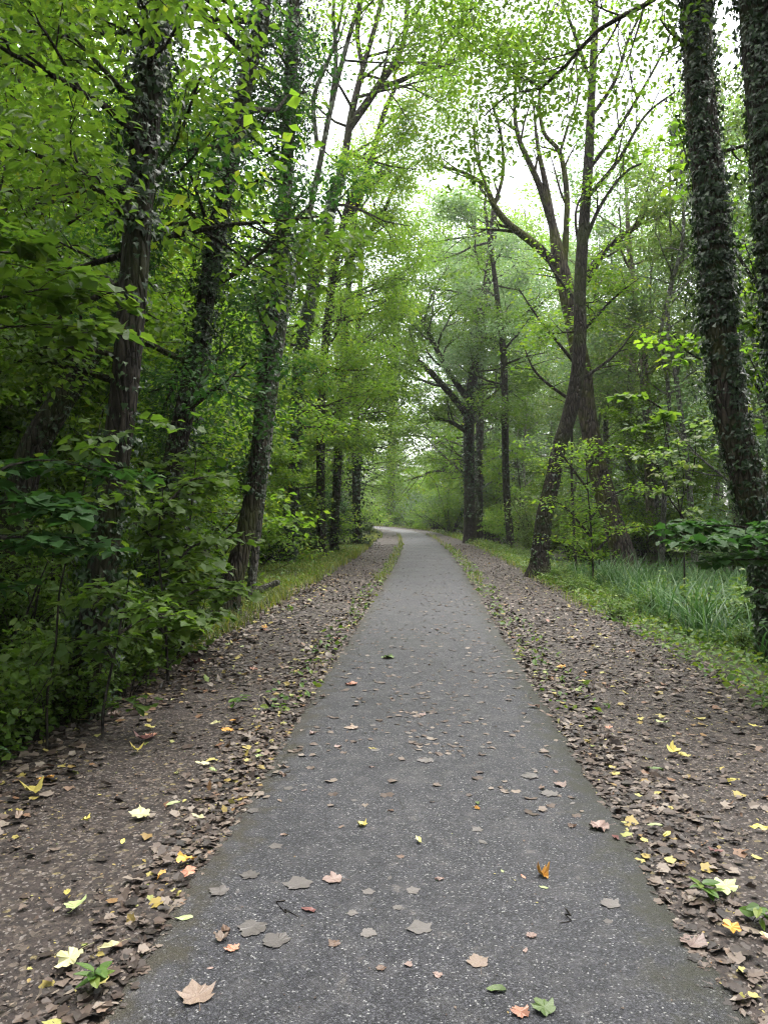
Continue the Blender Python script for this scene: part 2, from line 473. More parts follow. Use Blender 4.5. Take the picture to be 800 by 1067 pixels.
def pz(x, y):
    u = x - cxl(y)
    return np.where(np.abs(u) > 1.04, -.03, .022 + .006 * (1 - u * u) + .0015 * wob(x * 2, y * 2)) - .012 * sstep((np.abs(u) - .9) / .13)


g = grid(pu, py, pz)
vv = g.v[0]; uu = g.t[0]
e = np.abs(uu) > .9
vv[e, 0] += np.sign(uu[e]) * .06 * wob(vv[e, 1] * 2.3, uu[e] * 2 + vv[e, 1])
o = link('path', g.mesh('path', asphalt_material())); o['kind'] = 'structure'


# ------------------------------------------------------------------ trees that can be told apart
def px_pts(pts, D):
    p = np.array([P(q[0], q[1], D + (q[3] if len(q) > 3 else 0)) for q in pts])
    r = np.array([q[2] * .5 * D / F for q in pts])
    return p, r


def hero(name, label, pts, D, bark, ivy=None, limbs=(), auto=(), crown=None, rise=0., rough=.05, flare=.5, seg=14, group=None, limbbark=None, step=.18):
    p, r = px_pts(pts, D)
    b = p[0].copy(); gzz = float(gz(b[0], b[1]))
    if b[2] > gzz + .05:
        foot = np.array([b[0] - .3 * (p[1][0] - b[0]) * (b[2] - gzz) / max(.2, p[1][2] - b[2]), b[1], gzz])
        p = np.vstack([foot, p]); r = np.concatenate([[r[0]], r])
    else:
        p[0][2] = gzz
    p = np.vstack([p[0] - [0, 0, .25], p]); r = np.concatenate([[r[0]], r])
    if rise:
        d = unit(p[-1] - p[-2]); d = unit(d * .6 + np.array([0, 0, .6])); k = 4
        q, rr = p[-1], r[-1]
        for i in range(k):
            q = q + d * rise / k + np.array([.25, .2, 0]) * R.standard_normal(3); rr_ = rr * (1 - .8 * (i + 1) / k)
            p = np.vstack([p, q]); r = np.append(r, rr_)
    root = thing(name, label, 'tree', (p[1][0], p[1][1], gzz), group)
    tips = []
    g = Geo(); tp, tr = tube(g, p, r, seg, step, rough, flare)
    for (n, h0, h1, L, az, daz, up) in auto:
        for k in range(n):
            h = h0 + (h1 - h0) * (k + R.random()) / n
            i = int(np.argmin(abs(tp[:, 2] - h))); a = az + daz * R.standard_normal()
            l = L * (.7 + .6 * R.random())
            branch(g, tp[i], (math.cos(a), math.sin(a), up + .25 * R.standard_normal()), l, max(.012, min(tr[i] * .5, .02 + l * .012)), 2, tips, up=.05, kids=4)
    part('trunk', g, bark, root)
    for lb in limbs:
        lp, lr = px_pts(lb['pts'], D)
        g = Geo(); i = int(np.argmin(np.linalg.norm(tp - lp[0], axis=1)))
        if lb.get('join', True): lp[0] = tp[i]
        q, qr = tube(g, lp, lr, 7, .2, .06)
        for k in range(lb.get('kids', 0)):
            j = int((lb.get('k0', .3) + (1 - lb.get('k0', .3)) * (k + R.random()) / lb['kids']) * (len(q) - 1)); j = min(j, len(q) - 2)
            lt_ = []; dd = unit(q[j + 1] - q[j]); s = unit(np.cross(dd, R.standard_normal(3)))
            branch(g, q[j], dd + .9 * s + np.array([0, 0, lb.get('kup', .2)]), lb.get('kl', 1.2) * (.6 + .7 * R.random()), max(.006, qr[j] * .5), lb.get('lvl', 1), lt_, up=lb.get('up', .15), kids=4, seg=5)
            if lb.get('leaf', 1): tips.extend([t for t in lt_ if R.random() < lb.get('leaf', 1)])
        if lb.get('leaf', 1) and lb.get('tip', 1): tips.extend(q[int(len(q) * .6):])
        part('limb', g, limbbark or bark, root)
    if ivy:
        g = Geo()
        for iv in (ivy if isinstance(ivy, list) else [ivy]): ivy_on(g, tp, tr, **iv)
        part('ivy', g, LM['ivy'], root)
    if crown and tips:
        g = Geo(); c = dict(crown); m = c.pop('mat'); extra = c.pop('extra', None)
        if extra is not None: tips = list(tips) + list(extra)
        cloud(g, cen=np.array(tips), **c)
        part('crown', g, LM[m], root)
    return root, tp, tr, tips


LEFT = math.pi
h1 = hero('ivy_clad_tree', 'thick dark trunk with broken ivy cover, nearest tree on the left shoulder',
          [(86, 748, 36.8), (95, 680, 33.1), (106, 600, 30.4), (119, 490, 29.4), (130, 400, 28.5), (139, 290, 28.5), (147, 180, 27.6), (156, 90, 26.7), (165, 0, 26.7)], 6.0, BK['dark'],
          ivy=[dict(density=2984, size=0.046, out=.14, lo=.0, hi=.17, tuft=.3, tuft_r=.25), dict(density=964, size=0.043, out=.08, lo=.17, hi=.27), dict(density=3902, size=0.048, out=.2, lo=.27, hi=.45, tuft=.5, tuft_r=.55), dict(density=100, size=0.070, out=.2, lo=.45, hi=1)],
          auto=[(12, 2.6, 5.8, 1.1, LEFT, 1.6, .1), (7, 7., 13, 3.0, LEFT, .5, .4)], rise=8, crown=dict(mat='mid', tpl=T_OVAL, per=15, r=.38, flat=.5, size=.078), rough=.06)
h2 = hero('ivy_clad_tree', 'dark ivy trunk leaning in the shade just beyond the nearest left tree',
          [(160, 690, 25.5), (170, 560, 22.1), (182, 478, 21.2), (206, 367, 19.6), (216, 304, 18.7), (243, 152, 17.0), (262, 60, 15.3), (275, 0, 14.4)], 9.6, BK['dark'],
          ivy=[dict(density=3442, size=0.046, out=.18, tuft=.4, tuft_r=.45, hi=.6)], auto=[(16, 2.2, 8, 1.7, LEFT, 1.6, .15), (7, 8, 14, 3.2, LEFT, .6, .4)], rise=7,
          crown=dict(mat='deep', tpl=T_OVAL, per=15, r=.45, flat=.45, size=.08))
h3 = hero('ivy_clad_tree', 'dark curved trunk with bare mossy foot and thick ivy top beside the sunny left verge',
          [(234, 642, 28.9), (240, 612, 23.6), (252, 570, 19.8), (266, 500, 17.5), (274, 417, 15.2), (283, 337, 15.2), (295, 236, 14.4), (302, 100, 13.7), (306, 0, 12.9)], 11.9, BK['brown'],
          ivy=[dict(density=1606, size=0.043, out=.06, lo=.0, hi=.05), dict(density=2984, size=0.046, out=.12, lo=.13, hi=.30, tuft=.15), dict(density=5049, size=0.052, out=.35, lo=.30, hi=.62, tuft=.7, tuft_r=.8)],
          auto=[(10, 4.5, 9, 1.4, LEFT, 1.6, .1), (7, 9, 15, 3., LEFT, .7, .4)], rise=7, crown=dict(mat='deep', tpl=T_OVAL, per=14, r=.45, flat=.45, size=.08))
h4 = hero('slim_tree', 'slim pale grey stem leaning right through bright leaves beside the ivy-topped trunk',
          [(262, 612, 8.7), (275, 500, 8.1), (287, 400, 7.4), (298, 325, 7.4), (312, 267, 6.8), (330, 185, 6.2), (345, 110, 5.6), (360, 50, 5.0), (378, -10, 4.3)], 13.4, BK['grey'],
          limbs=[dict(pts=[(345, 112, 6), (350, 60, 5), (347, 10, 4), (352, -40, 3)], kids=3, kl=1.0, leaf=.3),
                 dict(pts=[(330, 150, 5), (327, 100, 5), (345, 55, 4), (356, 10, 3), (362, -40, 2)], kids=3, kl=.9, leaf=.3, join=False)],
          auto=[(5, 9.5, 14, 2.2, 0, 1.6, .5)], rise=5, crown=dict(mat='sun', tpl=T_OVAL, per=16, r=.45, flat=.4, size=.085), ivy=[dict(density=200, size=0.060, out=.08, lo=.05, hi=.25)])
h5 = hero('forked_tree', 'dark tree leaning over the path with bare forked top against the white sky',
          [(300, 588, 13.7), (306, 519, 11.6), (310, 400, 11.0), (320, 330, 10.5), (346, 209, 9.5), (356, 180, 8.4), (366, 120, 7.4), (378, 70, 6.3), (395, 10, 4.8), (402, -40, 3.7)], 24., BK['brown'],
          ivy=[dict(density=2066, size=0.061, out=.08, lo=0, hi=.6)],
          limbs=[dict(pts=[(366, 130, 9), (392, 92, 8), (418, 50, 6), (425, 0, 5), (432, -40, 3)], kids=10, kl=1.9, leaf=.12, lvl=2),
                 dict(pts=[(392, 92, 6), (428, 78, 5), (458, 52, 4), (480, 20, 3), (492, -20, 2)], kids=10, kl=1.2, leaf=.1, join=False, lvl=2),
                 dict(pts=[(428, 78, 4), (465, 66, 3.5), (500, 50, 3), (532, 44, 2)], kids=9, kl=1.1, leaf=.15, join=False, lvl=2),
                 dict(pts=[(378, 72, 6), (372, 30, 5), (380, -20, 4)], kids=7, kl=1.2, leaf=.2),
                 dict(pts=[(335, 262, 7), (312, 280, 5), (285, 300, 4), (262, 318, 3)], kids=3, kl=1.2, leaf=1)],
          auto=[(24, 4.2, 17, 2.8, 0, 1.6, .12)], rise=3, crown=dict(mat='sun', tpl=T_OVAL, per=22, r=.6, flat=.28, size=.10))
h6 = hero('leaning_tree', 'dark slender tree leaning right behind the bright yellow-green branches',
          [(335, 572, 9.8), (334, 480, 8.7), (336, 400, 8.7), (344, 310, 8.2), (356, 240, 7.6), (376, 202, 7.0), (400, 118, 5.4), (412, 90, 3.8)], 27., BK['dark'],
          limbs=[dict(pts=[(350, 262, 8), (366, 205, 7), (388, 190, 6), (400, 178, 5)], kids=3, kl=1.2),
                 dict(pts=[(345, 300, 7), (380, 250, 5), (400, 220, 4), (412, 190, 3), (430, 170, 2)], kids=5, kl=1.6, lvl=2)],
          auto=[(24, 4.6, 17, 3.2, -.1, 1.6, .12)], rise=2, crown=dict(mat='sun', tpl=T_OVAL, per=22, r=.65, flat=.28, size=.10), ivy=[dict(density=200, size=0.080, out=.12, lo=0, hi=.6)])
h7 = hero('ivy_clad_tree', 'straight dark ivy trunk in the left row where the path begins to bend',
          [(348, 566, 9.1), (352, 480, 8.1), (355, 417, 7.6), (360, 340, 6.4), (366, 260, 5.4), (370, 200, 4.3)], 30.5, BK['dark'],
          ivy=[dict(density=500, size=0.090, out=.12, lo=0, hi=.8, tuft=.25, tuft_r=.4)], auto=[(14, 4.5, 13, 3.0, 0, 2, .2)], rise=3,
          crown=dict(mat='mid', tpl=T_DIA, per=16, r=.65, flat=.35, size=.15))
h8 = hero('ivy_clad_tree', 'tree wrapped to the ground in dark ivy at the inside of the path bend',
          [(372, 566, 9.0), (371, 480, 8.4), (371, 400, 7.2), (374, 320, 5.4), (377, 250, 4.2)], 37., BK['dark'],
          ivy=[dict(density=600, size=0.120, out=.9, lo=0, hi=.5, tuft=.8, tuft_r=1.1)], auto=[(14, 5, 14, 3., 0, 2, .2)], rise=3,
          crown=dict(mat='mid', tpl=T_DIA, per=16, r=.7, flat=.35, size=.16))
h9 = hero('ivy_clad_tree', 'distant ivy-covered trunk standing straight ahead beyond the bend of the path',
          [(407, 545, 8), (408, 480, 7.5), (410, 420, 7), (411, 360, 6), (413, 300, 4)], 100., BK['brown'],
          ivy=[dict(density=140, size=0.200, out=.5, lo=0, hi=.6, tuft=.6, tuft_r=1.0)], auto=[(16, 7, 19, 5., 0, 2, .2)], rise=3,
          crown=dict(mat='sun', tpl=T_DIA, per=16, r=1.0, flat=.35, size=.22))
h10 = hero('big_tree', 'big dark tree right of the bend with limbs arching over the path',
           [(489, 560, 12.8), (489, 500, 11.0), (489, 430, 11.0), (494, 380, 10.2), (503, 320, 8.5), (510, 270, 6.8), (514, 220, 5.1)], 42., BK['dark'],
           ivy=[dict(density=260, size=0.130, out=.3, lo=.1, hi=.7, tuft=.3, tuft_r=.8)],
           limbs=[dict(pts=[(489, 436, 8), (467, 408, 7), (440, 380, 6), (405, 358, 4), (380, 350, 2)], kids=8, kl=3., lvl=1, kup=0),
                  dict(pts=[(488, 420, 8), (468, 388, 6), (452, 358, 5), (436, 325, 4)], kids=7, kl=2.8, lvl=1),
                  dict(pts=[(489, 452, 5), (470, 440, 4), (452, 436, 3), (440, 440, 2)], kids=5, kl=1.8, lvl=1, kup=-.1)],
           auto=[(16, 7, 18, 4.2, 0, 2, .2)], rise=2, crown=dict(mat='mid', tpl=T_DIA, per=20, r=.9, flat=.3, size=.17))
h11 = hero('leaning_tree', 'dark trunk close behind the big arching tree at the right of the bend',
           [(499, 556, 8.2), (500, 434, 7.5), (502, 357, 6.8), (508, 300, 5.2), (516, 240, 3.8)], 47., BK['dark'], auto=[(14, 9, 19, 3.5, 0, 2, .3)], rise=2,
           crown=dict(mat='grey', tpl=T_DIA, per=18, r=.9, flat=.4, size=.17), ivy=[dict(density=70, size=0.140, out=.4, lo=.1, hi=.8)])
h12 = hero('leaning_tree', 'dark trunk tilting left between the arching tree and the curved trunk',
           [(531, 556, 8.2), (527, 500, 7.5), (525, 385, 7.5), (520, 330, 6.0), (513, 270, 4.5), (505, 215, 3.0)], 38., BK['dark'], auto=[(12, 8, 17, 3.2, 0, 2, .3)], rise=2,
           crown=dict(mat='grey', tpl=T_DIA, per=18, r=.8, flat=.4, size=.15), ivy=[dict(density=90, size=0.120, out=.35, lo=0, hi=.7)])
h13 = hero('curved_tree', 'dark smooth curving trunk beside the right shoulder, in front of the furrowed tree',
           [(562, 600, 24.3), (562, 588, 18.9), (567, 539, 17.1), (575, 502, 16.2), (582, 468, 15.3), (594, 428, 15.3), (602, 384, 14.4), (604, 345, 13.5), (604, 300, 12.6), (608, 236, 11.7), (613, 169, 9.9), (617, 84, 8.1), (620, 27, 7.2), (620, -20, 6.3)], 19.5, BK['dark'],
           limbs=[dict(pts=[(617, 120, 5), (640, 85, 4), (655, 40, 3), (672, 5, 2)], kids=5, kl=1.5, leaf=.12, lvl=2),
                  dict(pts=[(612, 175, 5), (640, 140, 4), (668, 95, 3), (690, 55, 2), (700, 30, 2)], kids=6, kl=1.5, leaf=.12, lvl=2),
                  dict(pts=[(610, 210, 5), (645, 165, 4), (672, 120, 3), (703, 95, 2)], kids=5, kl=1.4, leaf=.15, lvl=2),
                  dict(pts=[(618, 90, 4), (604, 50, 4), (590, 10, 3)], kids=4, kl=1.3, leaf=.5),
                  dict(pts=[(606, 255, 5), (625, 215, 4), (650, 180, 3), (668, 170, 2)], kids=4, kl=1.4, leaf=.9)],
           auto=[(3, 6., 8.5, 1.5, 0, 2, .25)], rise=3, crown=dict(mat='sun', tpl=T_OVAL, per=9, r=.42, flat=.5, size=.12),
           ivy=[dict(density=200, size=0.070, out=.05, lo=0.0, hi=.16)], flare=.7)
h14 = hero('furrowed_tree', 'furrowed reddish trunk with mossy foot and big spreading limbs behind the curved trunk',
           [(649, 584, 26.9), (643, 560, 23.7), (635, 535, 21.3), (621, 485, 19.8), (612, 434, 19.0), (606, 384, 18.2), (598, 340, 17.4), (590, 300, 16.7), (582, 268, 14.3), (575, 230, 8.3), (568, 190, 6.0), (560, 150, 3.7), (556, 110, 2.3)], 24.5, BK['red'],
           limbs=[dict(pts=[(584, 278, 10.1), (557, 254, 8.6), (530, 233, 7.9), (515, 214, 6.5), (505, 193, 5.0), (480, 178, 3.6), (462, 174, 2.2)], kids=6, kl=1.7, leaf=.2, lvl=1),
                  dict(pts=[(515, 214, 4.3), (524, 180, 3.6), (522, 140, 2.9), (512, 105, 2.2)], kids=4, kl=1.2, leaf=.15, join=False),
                  dict(pts=[(511, 205, 3.6), (497, 165, 2.9), (493, 130, 2.2)], kids=3, kl=1.2, leaf=.15, join=False),
                  dict(pts=[(578, 235, 7.9), (563, 195, 7.2), (551, 168, 6.5), (540, 142, 5.0), (536, 110, 3.6), (540, 70, 2.2)], kids=6, kl=1.8, leaf=.15, lvl=1),
                  dict(pts=[(586, 285, 7.9), (590, 235, 6.5), (590, 196, 5.8), (583, 158, 5.0), (566, 136, 4.3), (562, 95, 2.9), (570, 60, 1.4)], kids=6, kl=1.6, leaf=.15, lvl=1),
                  dict(pts=[(583, 160, 3.6), (592, 130, 2.9), (602, 100, 2.2), (600, 60, 1.4)], kids=3, kl=1.3, leaf=.15, join=False),
                  dict(pts=[(598, 335, 7.9), (612, 285, 6.5), (635, 256, 5.8), (664, 233, 5.0), (680, 203, 4.3), (708, 182, 2.9), (722, 150, 2.2)], kids=7, kl=1.8, leaf=.6, lvl=1),
                  dict(pts=[(664, 233, 3.6), (685, 228, 2.9), (700, 210, 2.2), (706, 190, 1.4)], kids=3, kl=1.2, leaf=.6, join=False)],
           limbbark=BK['moss'], crown=dict(mat='sun', tpl=T_OVAL, per=9, r=.55, flat=.5, size=.13), rough=.09, flare=.5, ivy=[dict(density=60, size=0.080, out=.05, lo=0, hi=.2)])
h15 = hero('ivy_clad_tree', 'ivy-sleeved trunk leaning left above the strap-leaved bank at the right',
           [(806, 640, 33.4), (800, 600, 32.6), (789, 539, 31.7), (770, 468, 30.8), (760, 420, 30.8), (750, 337, 30.8), (739, 202, 29.9), (730, 100, 29.0), (726, 0, 28.2)], 9.0, BK['brown'],
           ivy=[dict(density=2984, size=0.052, out=.05, lo=.0, hi=.62), dict(density=1148, size=0.055, out=.25, lo=.25, hi=.62, tuft=.6, tuft_r=.4)],
           limbs=[dict(pts=[(725, -50, 8, 0), (700, -15, 7, .2), (672, 4, 6, .4), (624, 30, 5, .6), (590, 67, 4, .8), (564, 91, 4, 1), (530, 98, 3, 1.2), (505, 120, 2, 1.3)], kids=12, kl=1.1, leaf=1, kup=-.15, up=-.05, k0=.2, lvl=1),
                  dict(pts=[(724, -90, 8, 0), (690, -95, 6, .5), (640, -70, 5, 1), (580, -40, 4, 1.5), (520, -15, 3, 2), (480, 20, 2, 2.2)], kids=11, kl=1.4, leaf=.7, kup=-.2, up=-.1, k0=.3, lvl=2),
                  dict(pts=[(722, -140, 8, 0), (670, -170, 6, 1), (600, -150, 5, 2), (540, -120, 4, 2.6), (490, -90, 3, 3)], kids=9, kl=1.5, leaf=.5, kup=-.15, up=-.1, k0=.3, lvl=2)],
           auto=[(4, 5.5, 9.5, .9, 0, 1.2, 0), (7, 10, 15, 2.8, 0, .6, .4)], rise=6, crown=dict(mat='mid', tpl=T_OVAL, per=12, r=.5, flat=.7, size=.08))
h16 = hero('ivy_clad_tree', 'ivy-wrapped trunk at the right edge, nearer than the leaning ivy trunk',
           [(836, 640, 35.2), (828, 500, 35.2), (818, 350, 35.2), (806, 200, 35.2), (796, 90, 34.3), (788, 0, 33.4)], 8.0, BK['dark'],
           ivy=[dict(density=3442, size=0.052, out=.08, lo=.0, hi=.62, tuft=.3, tuft_r=.4)], auto=[(9, 3, 9, 1.0, 0, 1.2, .1), (9, 9, 15, 3., 0, .7, .4)], rise=7,
           crown=dict(mat='mid', tpl=T_OVAL, per=8, r=.42, flat=.5, size=.10))
h17 = hero('pale_tree', 'pale peeling trunk among the grey-green saplings behind the strap leaves',
           [(680, 566, 12.8), (677, 500, 11.0), (675, 450, 10.2), (671, 380, 7.6), (662, 330, 6.8), (655, 250, 5.1), (652, 190, 3.4)], 27., BK['pale'],
           auto=[(12, 6, 14, 2.6, 0, 2, .3)], rise=2, crown=dict(mat='grey', tpl=T_DIA, per=12, r=.6, flat=.4, size=.13), ivy=[dict(density=60, size=0.090, out=.1, lo=0, hi=.5)])
h18 = hero('leaning_tree', 'dark ivy-hung trunk leaning right across the shade at the far left',
           [(14, 660, 34), (16, 560, 32), (30, 480, 30), (62, 420, 27), (100, 355, 24), (128, 300, 20), (150, 250, 15)], 9.0, BK['dark'],
           ivy=[dict(density=1033, size=0.039, out=.2, tuft=.3, tuft_r=.4)], auto=[(6, 3.5, 6, 2., 1.6, 1.2, .3)], crown=dict(mat='mid', tpl=T_OVAL, per=9, r=.4, flat=.4, size=.11))


# ------------------------------------------------------------------ saplings and low sprays with large lobed leaves
def sapling(name, label, stems, D, leafmat_, size, tpl=T_MAPLE, per_m=9, spread=.5, bark='twig', group=None, side=5, sl=.8, width=4, tilt=.3, catg='sapling', tip_r=.2, lo=.3):
    p0 = P(*stems[0][0][:2], D); g0 = float(gz(p0[0], p0[1]))
    root = thing(name, label, catg, (p0[0], p0[1], g0), group)
    gs, gl = Geo(), Geo(); cs = []
    for st in stems:
        p = np.array([P(q[0], q[1], D + (q[2] if len(q) > 2 else 0)) for q in st])
        if st is stems[0] and p[0][2] > g0: p = np.vstack([[p[0][0], p[0][1], g0 - .05], p])
        r = np.linspace(width, width * .3, len(p)) * .5 * D / F
        q, qr = tube(gs, p, r, 5, .12)
        n = len(q)
        for k in range(side):
            j = min(n - 2, int((lo + (1 - lo) * (k + R.random()) / side) * n))
            dd = unit(q[j + 1] - q[j]); a = R.random() * 6.28
            dv = unit(np.array([math.cos(a), math.sin(a), .15]) + .3 * dd)
            L = sl * (.5 + .8 * R.random())
            bp = q[j] + np.linspace(0, 1, 6)[:, None] * dv * L + np.array([0, 0, -.18 * L]) * (np.linspace(0, 1, 6)[:, None] ** 2)
            tube(gs, bp, np.linspace(max(.003, qr[j] * .5), .002, 6), 4, .15)
            cs.append(bp[2:]);
        cs.append(q[int(n * .7):])
    c = np.vstack(cs)
    m = max(1, int(per_m))
    cloud(gl, tpl, c, m, tip_r, .35, size, tilt=tilt, droop=.3)
    part('stem', gs, BK[bark], root); part('leaves', gl, LM[leafmat_], root)
    return root


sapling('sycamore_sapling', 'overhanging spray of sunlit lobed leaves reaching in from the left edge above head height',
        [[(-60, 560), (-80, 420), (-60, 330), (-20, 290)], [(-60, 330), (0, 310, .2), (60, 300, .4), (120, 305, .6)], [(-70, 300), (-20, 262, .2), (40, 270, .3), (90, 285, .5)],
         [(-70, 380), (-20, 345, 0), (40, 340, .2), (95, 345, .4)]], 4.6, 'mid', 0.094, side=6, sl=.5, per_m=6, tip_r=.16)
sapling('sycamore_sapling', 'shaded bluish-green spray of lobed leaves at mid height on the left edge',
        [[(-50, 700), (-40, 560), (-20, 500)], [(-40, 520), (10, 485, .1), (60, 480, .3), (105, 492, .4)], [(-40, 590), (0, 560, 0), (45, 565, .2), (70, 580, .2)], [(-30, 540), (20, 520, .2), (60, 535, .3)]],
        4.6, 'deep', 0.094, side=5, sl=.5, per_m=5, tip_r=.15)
sapling('sycamore_sapling', 'thin bare-stemmed sapling leaning right in front of the nearest left ivy tree',
        [[(50, 722), (59, 670), (62, 620), (75, 560), (91, 495), (105, 440)]], 5.2, 'mid', 0.078, side=6, sl=.6, per_m=5, lo=.55, width=3.2, bark='dark')
sapling('sycamore_sapling', 'low sapling of large light-green lobed leaves at the foot of the nearest left ivy tree',
        [[(108, 740), (118, 690), (128, 640), (135, 600)], [(122, 690), (100, 665, .1), (70, 665, .1)], [(125, 660), (160, 640, .1), (190, 655, .2)], [(128, 640), (110, 620, -.1), (85, 640, -.2)]],
        5.4, 'mid', 0.078, side=5, sl=.35, per_m=5, tip_r=.14)
sapling('sycamore_sapling', 'spreading sapling of layered lobed leaves between the nearest left tree and the curved trunk',
        [[(175, 705), (172, 640), (165, 570), (170, 510)], [(172, 640), (205, 615, .1), (235, 612, .3)], [(170, 600), (200, 570, .2), (225, 560, .3)], [(168, 570), (140, 545, 0), (115, 560, 0)],
         [(170, 530), (200, 500, .2), (222, 495, .3)], [(172, 660), (150, 640, -.2), (120, 650, -.3)]], 7.2, 'mid', .094, side=9, sl=.42, per_m=5, tip_r=.2, lo=.05)
sapling('sycamore_sapling', 'bushy sapling with light catching its leaves left of the curved trunk',
        [[(185, 690), (182, 640), (186, 600), (190, 560)], [(182, 650), (205, 640, .2), (222, 636, .3)], [(186, 610), (205, 592, .2), (216, 590, .3)], [(202, 630), (180, 610, 0)], [(186, 600), (196, 560), (205, 470)]],
        8.6, 'mid', .086, side=9, sl=.42, per_m=6, tip_r=.22, lo=.05)
sapling('maple_sapling', 'slender sapling with a hanging tuft of big lobed leaves',
        [[(712, 640), (712, 570), (706, 520), (694, 455), (688, 425)], [(688, 425), (672, 415, -.1), (650, 412, -.2)], [(690, 430), (680, 440, .1), (668, 446, 0)]], 14., 'mid', 0.18, side=3, sl=.3, per_m=2, lo=.92, width=2.4, tip_r=.12, bark='dark')
sapling('maple_sapling', 'bare thin sapling with crooked side twigs standing in the strap leaves',
        [[(713, 625), (712, 575), (708, 545), (712, 500), (705, 460)], [(712, 540), (695, 515), (680, 470)], [(710, 520), (722, 490), (725, 440)]], 13., 'olive', .08, side=5, sl=.6, per_m=5, lo=.3, width=2.2, bark='dark')
sapling('maple_sapling', 'dark low spray of flat lobed leaves jutting in from the right edge',
        [[(850, 680), (840, 600), (815, 565)], [(825, 575), (790, 560, -.1), (750, 562, -.2), (720, 565, -.3)], [(820, 570), (780, 550, .1), (735, 548, .1)], [(830, 585), (790, 582, -.2), (755, 585, -.3)]],
        6.2, 'deep', .075, side=7, sl=.35, per_m=9, tip_r=.14, bark='dark')
sapling('maple_sapling', 'bright lobed leaves of a sapling beside the leaning ivy trunk',
        [[(835, 660), (815, 520), (800, 420), (780, 370)], [(800, 420), (775, 385, .1), (755, 390, .1)], [(805, 380), (785, 340, .2), (765, 335, .2)], [(790, 390), (725, 372, .4), (700, 348, .5)], [(810, 400), (790, 300), (775, 250)], [(790, 300), (730, 200, .4), (705, 130, .5)]],
        10.6, 'sun', 0.117, side=6, sl=.5, per_m=4, tip_r=.22)
sapling('young_tree', 'airy yellow-green young tree growing at the foot of the furrowed trunk',
        [[(618, 612), (616, 560), (612, 510), (610, 470)], [(616, 560), (590, 530), (572, 520)], [(614, 540), (640, 515), (665, 505)], [(612, 510), (590, 480), (580, 465)], [(610, 490), (635, 465), (650, 470)], [(617, 580), (640, 555), (668, 548)], [(617, 585), (600, 565), (585, 560)]],
        17., 'sun', 0.094, tpl=T_OVAL, side=9, sl=.8, per_m=7, tip_r=.3, lo=.05, width=3)
sapling('young_tree', 'sparse bright young tree spreading sprays under the limbs of the furrowed tree',
        [[(600, 600), (595, 480), (600, 380), (610, 290)], [(600, 380), (560, 330), (540, 300)], [(602, 350), (640, 310), (665, 290)], [(605, 320), (575, 280), (565, 255)], [(608, 300), (640, 250), (660, 240)], [(600, 400), (640, 370), (660, 345)], [(598, 420), (560, 390), (545, 360)], [(610, 290), (600, 220), (625, 180)]],
        21., 'sun', 0.117, tpl=T_OVAL, side=6, sl=1.2, per_m=5, tip_r=.4)

# ------------------------------------------------------------------ trees that stand in numbers
def proto_tree(name, cat, H, r0, bark, leaf, crown0, nlimb, L, up, per, cr, flat, size, tpl=T_DIA, ivy=None, lean=.06, kids=4, lvl=2, top=.9):
    root = thing(name, 'x', cat, (0, 0, 0))
    n = 9
    p = np.zeros((n, 3)); p[:, 2] = np.linspace(-.25, H, n)
    w = np.cumsum(R.standard_normal((n, 2)) * lean * H / n, 0); p[:, :2] = w - w[1]
    r = r0 * (1 - .85 * np.linspace(0, 1, n) ** 1.1)
    g = Geo(); tp, tr = tube(g, p, r, 9, .4, .05, .4)
    tips = []
    for k in range(nlimb):
        f = crown0 + (top - crown0) * (k + R.random()) / nlimb
        i = min(len(tp) - 2, int(f * len(tp))); a = k * 2.4 + R.standard_normal() * .4
        l = L * (1.15 - .65 * (f - crown0) / (1 - crown0)) * (.75 + .5 * R.random())
        branch(g, tp[i], (math.cos(a), math.sin(a), up), l, max(.015, min(tr[i] * .45, .015 + .012 * l)), lvl, tips, up=.08, kids=kids, seg=5, tipfrom=.3)
    tips.extend(tp[int(len(tp) * top):])
    part('trunk', g, bark, root)
    g = Geo(); cloud(g, tpl, np.array(tips), per, cr, flat, size); part('crown', g, LM[leaf], root)
    if ivy:
        g = Geo(); ivy_on(g, tp, tr, **ivy); part('ivy', g, LM['ivy'], root)
    return root


PT = {
    'bright': proto_tree('broadleaf_tree', 'tree', 17, .19, BK['brown'], 'sun', .18, 28, 4.2, .25, 11, .65, .32, .155),
    'green': proto_tree('broadleaf_tree', 'tree', 20, .24, BK['dark'], 'mid', .2, 28, 4.4, .3, 15, .7, .38, .17, ivy=dict(density=60, size=.11, out=.2, lo=0, hi=.5)),
    'grey': proto_tree('willow_tree', 'tree', 15, .17, BK['grey'], 'grey', .15, 26, 3.2, .5, 7, .6, .6, .13),
    'pole': proto_tree('slender_tree', 'tree', 18, .11, BK['grey'], 'olive', .35, 18, 2.2, .6, 8, .55, .45, .14, lean=.10),
    'young': proto_tree('understorey_tree', 'young tree', 7.5, .07, BK['twig'], 'sun', .10, 24, 2.5, .12, 13, .5, .25, .125, lean=.1),
    'hazel': proto_tree('understorey_tree', 'young tree', 6., .06, BK['twig'], 'mid', .06, 24, 2.2, .3, 13, .45, .3, .13, lean=.12),
    'autumn': proto_tree('broadleaf_tree', 'tree', 16, .18, BK['red'], 'olive', .2, 26, 3.6, .35, 13, .6, .4, .16),
}


